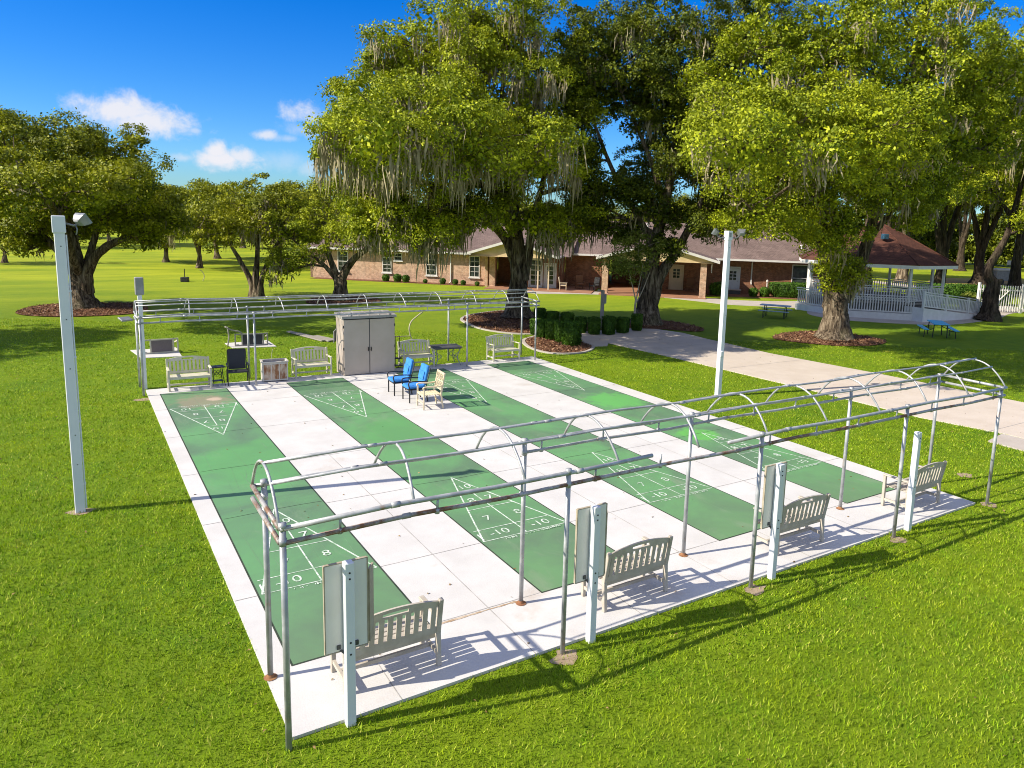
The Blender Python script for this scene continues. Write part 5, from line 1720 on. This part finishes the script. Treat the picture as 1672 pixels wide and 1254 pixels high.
make_tree('oak_tree', (19.2, 27.6, LAWN), [(-2.2, -2.6, 11.6, 4.6, 4.6, 3.4), (-6.4, -3, 10.2, 3.6, 3.8, 2.8), (-7.9, -3, 7.8, 2.5, 2.8, 2.3), (-5.2, -5, 8.2, 3.2, 3.4, 2.2), (-2.0, -6, 9.0, 3.2, 3.2, 2.3), (2.0, -.6, 10.6, 2.6, 3.2, 2.8), (1.2, -3.4, 8.2, 2.0, 2.2, 1.6),
          (-8.2, -3, 10.6, 1.7, 2.0, 1.8), (-4.2, -3, 14.2, 3.6, 3.5, 2.2), (-6.8, -2.4, 6.0, 2.2, 2.0, 1.1), (2.2, 0, 13.6, 3.0, 3.0, 2.4), (-3.6, -2.4, 6.6, 2.0, 2.0, 1.1), (-6.7, -2.6, 13.0, 2.0, 2.2, 1.6), (-1.2, -1.8, 6.9, 1.6, 1.6, .9), (1.6, -.8, 5.6, 1.3, 1.3, .9), (-9.1, -3, 8.8, 1.1, 1.4, 1.3), (-5.4, -2.6, 4.9, 1.5, 1.5, .8), (-8.0, -2.6, 5.9, 1.6, 1.6, 1.0), (3.2, -.4, 7.4, 1.4, 1.6, 1.2), (-3.0, -2.2, 5.2, 1.2, 1.2, .7), (3.6, 0, 11.8, 1.8, 2, 1.8), (-1, -1.5, 15.2, 3.2, 3.2, 1.8),
          (-2.6, -10, 9.3, 3.0, 3.3, 1.9), (-4.6, -12.4, 8.8, 2.4, 2.6, 1.6), (-1.0, -11.8, 8.4, 2.0, 2.2, 1.3), (-4.0, -15, 8.2, 1.5, 1.8, 1.0), (-5.6, -9.5, 8.4, 2.0, 2.4, 1.6), (1.2, -10.4, 8.3, 1.7, 2.0, 1.2), (-3.2, -7.4, 10.6, 2.6, 2.6, 1.8),
          (-4.3, -5.6, 4.4, .8, .8, .9), (-4.9, -5.6, 5.4, 1.4, 1.4, 1.0), (-7.0, -5.4, 4.5, .8, .8, .9), (-6.3, -5.4, 5.6, 1.5, 1.4, 1.0), (1.4, -2.6, 4.9, 1.0, 1.0, .7), (2.7, -2.4, 5.2, 1.2, 1.2, .9), (3.6, -.8, 5.7, 1.3, 1.3, .9), (-2.6, -4.6, 5.6, 1.6, 1.5, 1.0), (4.2, -.4, 7.2, 1.4, 1.4, 1.1),
          (-5.4, -4.6, 5.3, 1.7, 1.6, .8), (-3.2, -5.2, 5.2, 1.6, 1.5, .8), (-.9, -4.4, 5.5, 1.5, 1.4, .8), (1.1, -4.4, 5.4, 1.3, 1.2, .7), (2.8, -2.0, 5.5, 1.4, 1.3, .8), (-7.4, -4.6, 5.6, 1.5, 1.4, .8)],
          [([(0, 0, 0), (-.05, 0, 1.5), (-.1, 0, 3.2), (-.3, -.3, 5.6), (-.8, -.8, 8.4), (-1.2, -1.4, 11)], .66, .18), ([(.2, 0, 2.2), (.45, 0, 3.8), (.9, -.1, 6.2), (1.6, -.3, 9.6)], .38, .11),
           ([(-.2, 0, 3.2), (-1.2, -.6, 5.0), (-3.4, -1.8, 6.6), (-6.0, -2.6, 7.8)], .34, .10), ([(-.2, -.2, 4.4), (-1.4, -2.2, 6.8), (-3.0, -4.2, 8.2)], .26, .09), ([(-.2, -.3, 4.6), (-1.0, -3.4, 7.0), (-2.2, -7.2, 8.0), (-3.4, -11.5, 8.4)], .28, .08)],
          M_LEAFB, 14, dens=1.2, per=112, leaf=.17, cl=.58, moss=330, moss_len=1.7, label='great spreading oak hung with long pale moss, in the edged mulch bed', group=G_)
make_tree('oak_tree', (24.7, 22.7, LAWN), [(-2.4, .6, 7.2, 2.0, 2.2, 1.2), (-2.4, 0, 13.4, 3.0, 3.0, 1.9), (.9, 0, 12.8, 3.2, 3.2, 2.4), (2.6, -1, 9.2, 2.6, 2.6, 2.0), (-.4, .4, 7.0, 1.7, 1.7, .9), (-3.6, .2, 5.9, 1.4, 1.5, 1.0), (4.0, .2, 12.8, 2.8, 2.8, 2.2), (3.7, .3, 6.6, 1.6, 1.6, 1.1), (-4.2, .4, 11.4, 1.4, 1.6, .8), (-1.2, 0, 10.6, 1.3, 1.5, .8), (-3.2, .3, 15.4, 2.6, 2.6, 1.6), (.6, 0, 15.6, 3.0, 3.0, 1.8), (4.4, 0, 15.4, 2.8, 2.8, 1.8), (5.0, 0, 9.8, 1.8, 2.0, 1.5), (-4.6, .3, 13.4, 1.6, 1.8, 1.2), (-1.6, .2, 4.9, 1.2, 1.2, .8), (2.6, -1, 5.4, 1.3, 1.3, .9), (3.8, -1.4, 5.9, 1.4, 1.4, 1.0), (-2.8, .2, 5.4, 1.3, 1.3, .9), (-3.6, .2, 8.8, 1.3, 1.3, .8), (.6, -.6, 6.0, 1.6, 1.6, .9), (4.8, -.6, 7.6, 1.6, 1.6, 1.2), (2.4, .2, 11, 2, 2, 1.3), (2.2, 2.8, 10, 3.0, 3, 2), (.4, 3.2, 8.6, 2.4, 2.4, 1.4), (4.4, 2.4, 8.4, 2.2, 2.4, 1.5), (-.6, 2.6, 12.4, 2.4, 2.6, 1.6), (.9, -.6, 4.4, .8, .8, .6)],
          [([(-.05, 0, 0), (-.05, 0, 1.5), (.05, 0, 3.2), (.3, 0, 5.0), (.8, 0, 7.6), (1.1, 0, 11)], .62, .16), ([(.15, 0, 1.2), (.6, 0, 2.8), (1.4, -.1, 4.2), (2.3, -.3, 6.2), (3.2, -.3, 8.6)], .40, .10),
           ([(.2, 0, 4.0), (-.6, .1, 5.6), (-2.2, .3, 8.2), (-3.4, .2, 10.8)], .25, .07), ([(.6, 0, 6.6), (-.4, 0, 9.2), (-2.0, 0, 12.4)], .2, .07)],
          M_LEAFDARK, 15, dens=1.7, per=90, leaf=.17, cl=.52, moss=90, moss_len=1.3, label='shaded twin-limbed oak with gaps of sky through it, at the top of the drive', group=G_)  # dark leaf colour paints in the shade cast by the mossy oak
make_tree('oak_tree', (30.75, 15.0, LAWN), [(-4.6, -4, 8.4, 2.9, 3.0, 2.4), (-1.6, -4.2, 9.0, 3.0, 3.2, 2.4), (-4.8, -3, 11.4, 2.7, 2.8, 2.4), (0, -3, 12.6, 3.8, 3.8, 2.8), (3.2, -2, 10.4, 2.5, 2.6, 2.1), (-3.0, -4, 6.5, 2.0, 2.1, 1.2), (-1.0, -2.8, 6.0, 1.2, 1.2, 1.0), (3.2, -1, 7.8, 1.5, 1.6, 1.1), (5.0, -1, 12.2, 2.8, 2.9, 2.3),
          (.25, -.7, 3.1, .55, .5, .9), (-.55, -.6, 3.6, .45, .45, .7), (-5.9, -3.6, 9.6, 1.5, 1.6, 1.4), (.6, -3.6, 7.4, 1.4, 1.6, 1.2), (-2.4, -3.4, 14.2, 2.8, 2.8, 1.8), (-1.8, -3.6, 5.0, .9, 1.0, .8), (-6.6, -4, 11.4, 1.8, 2.0, 1.8), (6.4, -.4, 10.2, 1.9, 2.2, 1.6), (6.8, -.4, 13.8, 2.4, 2.6, 2.0), (2.0, -2.4, 15.0, 3.0, 3.0, 1.8), (-5.2, -3, 14, 2.2, 2.4, 1.6),
          (-7.2, -10.6, 8.7, 2.3, 2.6, 1.7), (-4.6, -9, 9.4, 2.7, 2.8, 1.9), (-2.0, -8.6, 8.7, 2.1, 2.2, 1.4), (-5.4, -12.6, 8.3, 1.7, 1.8, 1.1), (-8.5, -13.2, 8.3, 1.8, 2.2, 1.2), (-6.0, -6, 6.4, 1.7, 1.7, 1.1), (-4.2, -4.6, 5.6, 1.3, 1.3, .9), (2.6, -1.6, 6.2, 1.4, 1.4, 1.0), (4.2, -.6, 8.6, 2, 2, 1.6), (-3.2, -11.4, 8.9, 1.8, 2, 1.3)],
          [([(0, 0, 0), (0, 0, 1.3), (-.05, 0, 2.4)], .66, .56), ([(-.25, 0, 2.0), (-.75, -.1, 3.4), (-1.1, -.3, 5.2), (-1.7, -1.6, 7.6), (-2.6, -3, 9.6)], .40, .11), ([(.25, 0, 2.0), (.95, 0, 3.6), (1.3, -.2, 5.6), (1.4, -.9, 8.0), (.9, -2, 11)], .42, .12),
           ([(1.2, -.1, 5.0), (2.2, -.4, 6.6), (3.4, -.9, 8.6)], .2, .07), ([(-.9, -.2, 4.2), (-2.2, -1.8, 6.0), (-3.8, -3.2, 7.6)], .2, .07), ([(-.9, -.3, 4.4), (-2.4, -3.4, 6.6), (-4.2, -6.8, 7.8), (-6.0, -10, 8.2)], .24, .08)],
          M_LEAFB, 16, dens=1.25, per=125, leaf=.155, cl=.56, moss=85, moss_len=1.2, label='thick forked oak with ivy on its trunk, in front of the gazebo', group=G_)
make_tree('oak_tree', (47.8, 15.9, LAWN), [(.4, 0, 11.2, 3.2, 3.0, 2.2), (3.4, -1, 9.2, 2.9, 2.9, 2.2), (3.8, -2, 6.2, 2.2, 2.2, 1.5), (-1.4, 0, 8.4, 1.9, 1.9, 1.4), (1.2, -1, 13.4, 3.4, 3.4, 2.2), (5.4, 0, 12, 3.2, 3.2, 2.4), (-2.4, .3, 12.0, 2.2, 2.2, 1.8), (1.6, -1.4, 6.6, 1.3, 1.3, .9), (-3.6, .4, 9.6, 1.5, 1.6, 1.2), (2.6, 0, 15.4, 3.2, 3.2, 1.8), (-2.2, .3, 14.4, 2.4, 2.4, 1.6)],
          [([(0, 0, 0), (.06, 0, 1.4), (.16, 0, 2.7)], .52, .42), ([(.05, 0, 2.5), (-.35, 0, 3.2), (.1, 0, 4.4), (.6, 0, 5.6), (1.0, 0, 8.2), (1.2, 0, 10.6)], .34, .12), ([(.7, 0, 5.8), (2.0, -.5, 7.2), (3.2, -1, 8.6)], .2, .08), ([(.8, 0, 6.6), (-.4, 0, 8.0), (-1.6, 0, 9.6)], .18, .07)],
          M_LEAFB, 17, dens=1.15, per=98, leaf=.19, cl=.58, moss=60, moss_len=1.3, bark=M_BARKDARK, label='tall oak with a dark lower trunk and pale crook above, by the picket fence', group=G_)
make_tree('oak_tree', (-14.6, 31.2, LAWN), [(0, 0, 8.0, 3.6, 3.6, 2.4), (2.6, -1.0, 6.4, 2.4, 2.4, 1.6), (-2.6, .5, 6.6, 2.6, 2.6, 1.8), (1.4, 2.2, 6.8, 2.4, 2.4, 1.6), (.4, -2.8, 6.2, 2.4, 2.2, 1.6), (3.2, -3.2, 5.4, 1.8, 1.8, 1.2), (2.8, 2.6, 5.2, 1.8, 1.8, 1.2)],
          [([(0, 0, 0), (0, 0, 1.6), (.1, 0, 3.2), (0, 0, 6.2)], .5, .16), ([(.1, 0, 1.8), (1.0, -.4, 3.6), (2.3, -1, 5.6)], .28, .09), ([(-.1, 0, 2.0), (-1.0, .2, 3.8), (-2.3, .4, 5.8)], .26, .09)],
          M_LEAF, 19, dens=1.1, per=80, leaf=.17, cl=.52, moss=16, moss_len=.8, label='oak mostly out of frame, past the lone light pole, shading the lawn', group=G_)
make_tree('young_tree', (23.35, 22.2, LAWN), [(0, 0, 4.3, 1.15, 1.1, .9), (-.9, 0, 3.8, .9, .9, .7), (.8, 0, 3.7, .85, .85, .7), (-.2, -.5, 3.3, .7, .7, .5), (-1.3, 0, 3.1, .5, .5, .5)],
          [([(0, 0, 0), (-.02, 0, .9), (.02, 0, 1.5)], .065, .055), ([(.02, 0, 1.4), (-.2, 0, 2.2), (-.5, 0, 3.2)], .04, .02), ([(.02, 0, 1.4), (.15, 0, 2.3), (.3, 0, 3.4)], .04, .02), ([(.02, 0, 1.3), (.35, 0, 2.0), (.7, 0, 3.0)], .035, .018)],
          M_SHRUBLIGHT, 18, dens=1.6, per=54, leaf=.13, cl=.36, bark=weathered('pale_bark', (.4, .33, .24), (.5, .42, .32), 6, .9), label='young thin-stemmed tree with yellowish leaves beside the twin-limbed oak')

# trees farther off: three kinds built once, copied with their parts
def far_proto(nm, seed, leafm, tall, moss, wide=1.0):
    rng = random.Random(seed)
    H = tall
    lobes = [(0, 0, H * .72, 2.6 * wide, 2.6 * wide, H * .2)]
    for k in range(6):
        a = k * 1.05 + rng.uniform(-.3, .3)
        r = rng.uniform(1.6, 2.5) * wide
        lobes.append((r * math.cos(a), r * math.sin(a), H * rng.uniform(.42, .74), 1.7 * wide, 1.7 * wide, H * .14))
    stems = [([(0, 0, 0), (.1, 0, H * .18), (-.1, .1, H * .35), (0, 0, H * .6)], .03 * H, .010 * H), ([(.05, 0, H * .16), (.7, .2, H * .34), (1.5, .4, H * .52)], .02 * H, .008 * H), ([(0, 0, H * .18), (-.8, -.1, H * .36), (-1.6, 0, H * .5)], .019 * H, .008 * H)]
    return make_tree(nm, (0, 0, 0), lobes, stems, leafm, seed, dens=1.0, per=66, leaf=.26, cl=.75, moss=moss, twigs=2, moss_len=1.4, bark=M_BARKDARK if leafm is M_LEAFDARK else None)
PR = [far_proto('course_oak', 31, M_LEAF, 7.5, 14), far_proto('woodland_oak', 32, M_LEAFDARK, 14.0, 90, 1.5), far_proto('woodland_oak', 33, M_LEAF, 12.0, 60, 1.45)]
used = [False] * 3
FAR = [  # kind, side px bearing, metres ahead, size, turn, label
    (0, 4, 69, .85, 10, 'dark bushy oak alone at the far side of the lone pole'), (0, 70, 96, 1.15, 80, 'distant oak seen just past the lone pole across the course'), (0, 178, 104, 1.2, 200, 'distant oak glimpsed under the arching limb'),
    (0, 268, 76, 1.05, 300, 'oak on the open course behind the ball washer'), (0, 322, 70, 1.0, 45, 'rounded oak on the course just before the three-stemmed oak'), (0, 352, 84, 1.15, 130, 'oak on the course showing behind the three-stemmed oak'),
    (0, 455, 74, 1.05, 250, 'oak filling the gap between the three-stemmed and the leaning oaks'), (0, 505, 92, 1.25, 15, 'taller oak rising behind the leaning oak'), (0, 235, 112, 1.3, 160, 'faint oak at the far edge of the course'), (0, 125, 124, 1.35, 280, 'faint oak near the far edge of the course, behind the broad dark oak'),
    (0, 395, 108, 1.3, 95, 'distant oak at the end of the open course'), (0, 560, 84, 1.2, 40, 'oak past the low end of the clubhouse'), (0, 30, 118, 1.35, 33, 'far hazy oak on the course horizon'), (0, 445, 125, 1.4, 310, 'last oak of the distant course row'),
    (0, 640, 98, 1.25, 20, 'oak behind the sunny brick wing roof'), (0, 735, 96, 1.2, 210, 'oak behind the clubhouse ridge near the great mossy oak'), (0, 850, 100, 1.15, 70, 'oak behind the first porch gable'), (0, 1010, 112, 1.1, 170, 'low oak behind the roof under the patch of sky'),
    (2, 1110, 98, .85, 120, 'woodland oak behind the second porch gable'), (2, 1195, 94, .95, 20, 'woodland oak above the ridge behind the two-lamp pole'), (1, 1265, 90, .95, 60, 'dark woodland oak behind the hipped roof end'), (1, 1345, 84, 1.3, 140, 'dark woodland oak behind the fork of the ivy trunk'),
    (1, 1408, 66, 1.25, 220, 'mossy woodland oak standing close behind the gazebo'), (2, 1468, 80, 1.6, 10, 'tall woodland oak past the gazebo roof peak'), (1, 1528, 66, 1.3, 330, 'mossy woodland oak with pale trunk past the gazebo eave'), (1, 1592, 82, 1.4, 95, 'dark woodland oak behind the crooked trunk'),
    (1, 1652, 70, 1.3, 180, 'dark woodland oak beyond the picket fence'), (2, 1705, 58, 1.3, 260, 'woodland oak at the frame edge behind the fence'), (1, 1560, 108, 1.3, 50, 'deep woodland oak behind the bright lawn gap'), (1, 1680, 104, 1.3, 110, 'deep woodland oak beyond the utility trailer'), (1, 1440, 112, 1.3, 300, 'deep woodland oak far behind the gazebo'), (1, 1790, 78, 1.1, 200, 'outermost woodland oak past the fence')]
for k, px, d, s, rz, lab in FAR:
    if not used[k]: o = PR[k]; used[k] = True
    else: o = copy_tree(PR[k])
    o.location = pxd(px, d); o.scale = (s, s, s * (1 + .06 * math.sin(px)))
    o.rotation_euler = (0, 0, R(rz))
    tag(o, lab, 'tree', 'oaks across the open course' if k == 0 else 'woodland oaks beyond the gazebo')

# the far wood closing the course: one mass of foliage
def treeline():
    rng = np.random.default_rng(77)
    lobes = []
    for px in range(-260, 1980, 26):
        right = px > 1360
        d = rng.uniform(118, 132) if right else rng.uniform(150, 170)
        h = rng.uniform(7, 11) if right else rng.uniform(6, 9.5)
        p = pxd(px + rng.uniform(-10, 10), d)
        for z in (h * .3, h * .72): lobes.append((p.x, p.y, z, rng.uniform(2.6, 4.2), rng.uniform(2.6, 4), h * .32))
    C, N, S, CL = crown_pts(lobes, rng, .32, 63, .62, 1.2, -.9)
    V = leaf_quads(C, N, S, rng)
    tag(np_mesh('far_woods', V, np.arange(len(V)).reshape(-1, 4), M_LEAFDARK), kind='stuff')
treeline()

# ================================================================== SHRUBS
def shrub_mesh(nm, w_, d_, h_, seed, n, leaf, mat, box=True):
    rng = np.random.default_rng(seed)
    if box:
        u = rng.uniform(-1, 1, (n, 3)); ax = rng.integers(0, 3, n); sg = np.where(rng.random(n) < .5, -1, 1)
        u[np.arange(n), ax] = sg
        ln = np.linalg.norm(u, axis=1, keepdims=True)
        q = u * (.72 + .28 * 1.05 / ln)      # soften the corners
        nrm = u / ln
    else:
        nrm = rng.normal(size=(n, 3)); nrm /= np.linalg.norm(nrm, axis=1, keepdims=True)
        q = nrm * rng.uniform(.7, 1.05, (n, 1))
    q = q + rng.normal(size=(n, 3)) * .045
    tp = 1 + .06 * q[:, 2:3]
    C = q * np.array([w_ / 2, d_ / 2, h_ / 2]) * np.concatenate([tp, tp, np.ones_like(tp)], 1) + np.array([0, 0, h_ / 2 + .04])
    N = nrm + rng.normal(size=(n, 3)) * .55; N /= np.linalg.norm(N, axis=1, keepdims=True)
    V = leaf_quads(C, N, leaf * rng.uniform(.6, 1.4, n), rng)
    F = np.arange(len(V)).reshape(-1, 4)
    k = .42
    o = len(V)
    cv = np.array([(sx * w_ * k, sy * d_ * k, z) for z in (.03, h_ * .95) for sx, sy in ((-1, -1), (1, -1), (1, 1), (-1, 1))])
    if not box: cv = cv * np.array([.75, .75, .85])
    V = np.concatenate([V, cv])
    F = np.concatenate([F, o + np.array([(3, 2, 1, 0), (4, 5, 6, 7), (0, 1, 5, 4), (1, 2, 6, 5), (2, 3, 7, 6), (3, 0, 4, 7)])])
    return np_mesh(nm, V, F, mat)
ORD = ['first', 'second', 'third', 'fourth', 'fifth', 'sixth', 'seventh', 'eighth']
row = [(18.15, 23.7), (18.75, 22.95), (19.3, 22.2), (20.05, 21.6), (20.75, 22.75), (21.55, 21.4), (22.3, 21.9), (23.0, 22.75)]
row = [tuple(pxd(px, d).xy) for px, d in ((901, 38.5), (925, 37.7), (948, 37.1), (970, 36.7), (994, 36.8), (1017, 37.5), (1040, 38.5), (880, 39.2))]
sb = shrub_mesh('boxwood_shrub', .56, .56, .82, 51, 2600, .065, M_BOX)
for i, (x, y) in enumerate(row):
    o = sb if i == 0 else copy_tree(sb)
    o.location = (x, y, LAWN + .02); o.rotation_euler = (0, 0, .4 * i); o.scale = (1, 1, 1 + .08 * math.sin(i * 2.1))
    tag(o, '%s clipped box cube in the long hedge row, counted from the %s' % (ORD[[1, 2, 3, 4, 5, 6, 7, 0][i]], 'great mossy oak'), 'shrub', 'clipped box cubes in the hedge rows')
for i, (px, d, s) in enumerate(((885, 35.2, 1.0), (901, 34.7, 1.05), (917, 34.0, 1.05), (933, 33.2, 1.28), (874, 36.1, .9))):
    o = copy_tree(sb)
    o.location = pxd(px, d, LAWN + .02); o.rotation_euler = (0, 0, .3 + .5 * i); o.scale = (s, s, s)
    tag(o, ('clipped box cube %s in the short row beside the drive' % ('second from the end', 'third from the drive end', 'next to the big end one', 'biggest and brightest at the end', 'smallest, tucked at the back')[i]) if i != 1 else 'middle clipped box cube of the short row beside the drive', 'shrub', 'clipped box cubes in the hedge rows')
rs = shrub_mesh('round_shrub', .9, .9, .8, 52, 1700, .1, M_BOX, False)
# clubhouse planting (local coordinates along the front)
plant = [(23.9, .2, 1.1, 'round dark shrub against the corner brick pillar'), (24.3, .0, 1.2, 'clipped green shrub before the shaded wall by the pillar'), (26.9, .3, .85, 'round green ball shrub past the doorstep box'), (27.8, .5, .95, 'brownish low round shrub next to the ball shrub'),
         (-2.4, -.9, .8, 'low shrub under the small high window'), (-3.4, -1.0, .7, 'low shrub at the curtained far window'), (-1.6, -1.1, .75, 'rounded shrub between the far window and the clean-lit wall'), (1.6, -1.1, .6, 'little ball shrub beside the white downspout'), (.1, -1.1, .42, 'small reddish shrub under the first sash window'),
         (2.7, -1.15, .55, 'small grassy tuft past the downspout'), (3.4, -1.2, .5, 'small dark ball shrub below the second sash window'), (4.6, -1.3, .45, 'yellowish sprig by the porch corner')]
for i, (x, y, s, lab) in enumerate(plant):
    o = rs if i == 0 else copy_tree(rs)
    o.location = hloc(x, y); o.scale = (s, s, s * (1.1 if i < 2 else 1)); o.rotation_euler = (0, 0, i)
    tag(o, lab, 'shrub', 'shrubs along the clubhouse front')
hg = shrub_mesh('clipped_hedge', 4.6, 1.1, 1.15, 53, 7500, .1, M_BOX)
hg.location = hloc(30.6, 1.0); hg.rotation_euler = (0, 0, R(-38)); tag(hg, 'long clipped hedge under the dark window beside the gazebo', 'hedge')
hg2 = shrub_mesh('clipped_hedge', 7.0, 1.4, 1.5, 54, 9000, .12, M_BOX)
hg2.location = pxd(1572, 58.5); hg2.rotation_euler = (0, 0, R(-36)); tag(hg2, 'dark clipped hedge beyond the gazebo ramp, before the far lawn', 'hedge')
for i, (px, d, s, lab) in enumerate(((1582, 54.5, 1.15, 'yellow-green leafy bush in front of the dark hedge'), (1598, 54.0, .8, 'small yellow-green bush hugging the dark trunk'))):
    o = shrub_mesh('leafy_bush', 1.4, 1.2, 1.1, 55 + i, 1300, .14, M_SHRUBLIGHT, False)
    o.location = pxd(px, d); o.scale = (s, s, s); tag(o, lab, 'shrub', 'bright bushes by the far hedge')
sheet('mulch_strip', [tuple(hloc(*p).xy) for p in ((-10, -.3), (-10, -1.5), (4.2, -1.8), (5.2, -1.7), (5.2, -.3))], LAWN + .012, M_MULCH)
sheet('mulch_strip', [tuple(hloc(*p).xy) for p in ((23.2, 2.8), (23.2, -.7), (33, -.6), (33, 2.8))], LAWN + .014, M_MULCH)
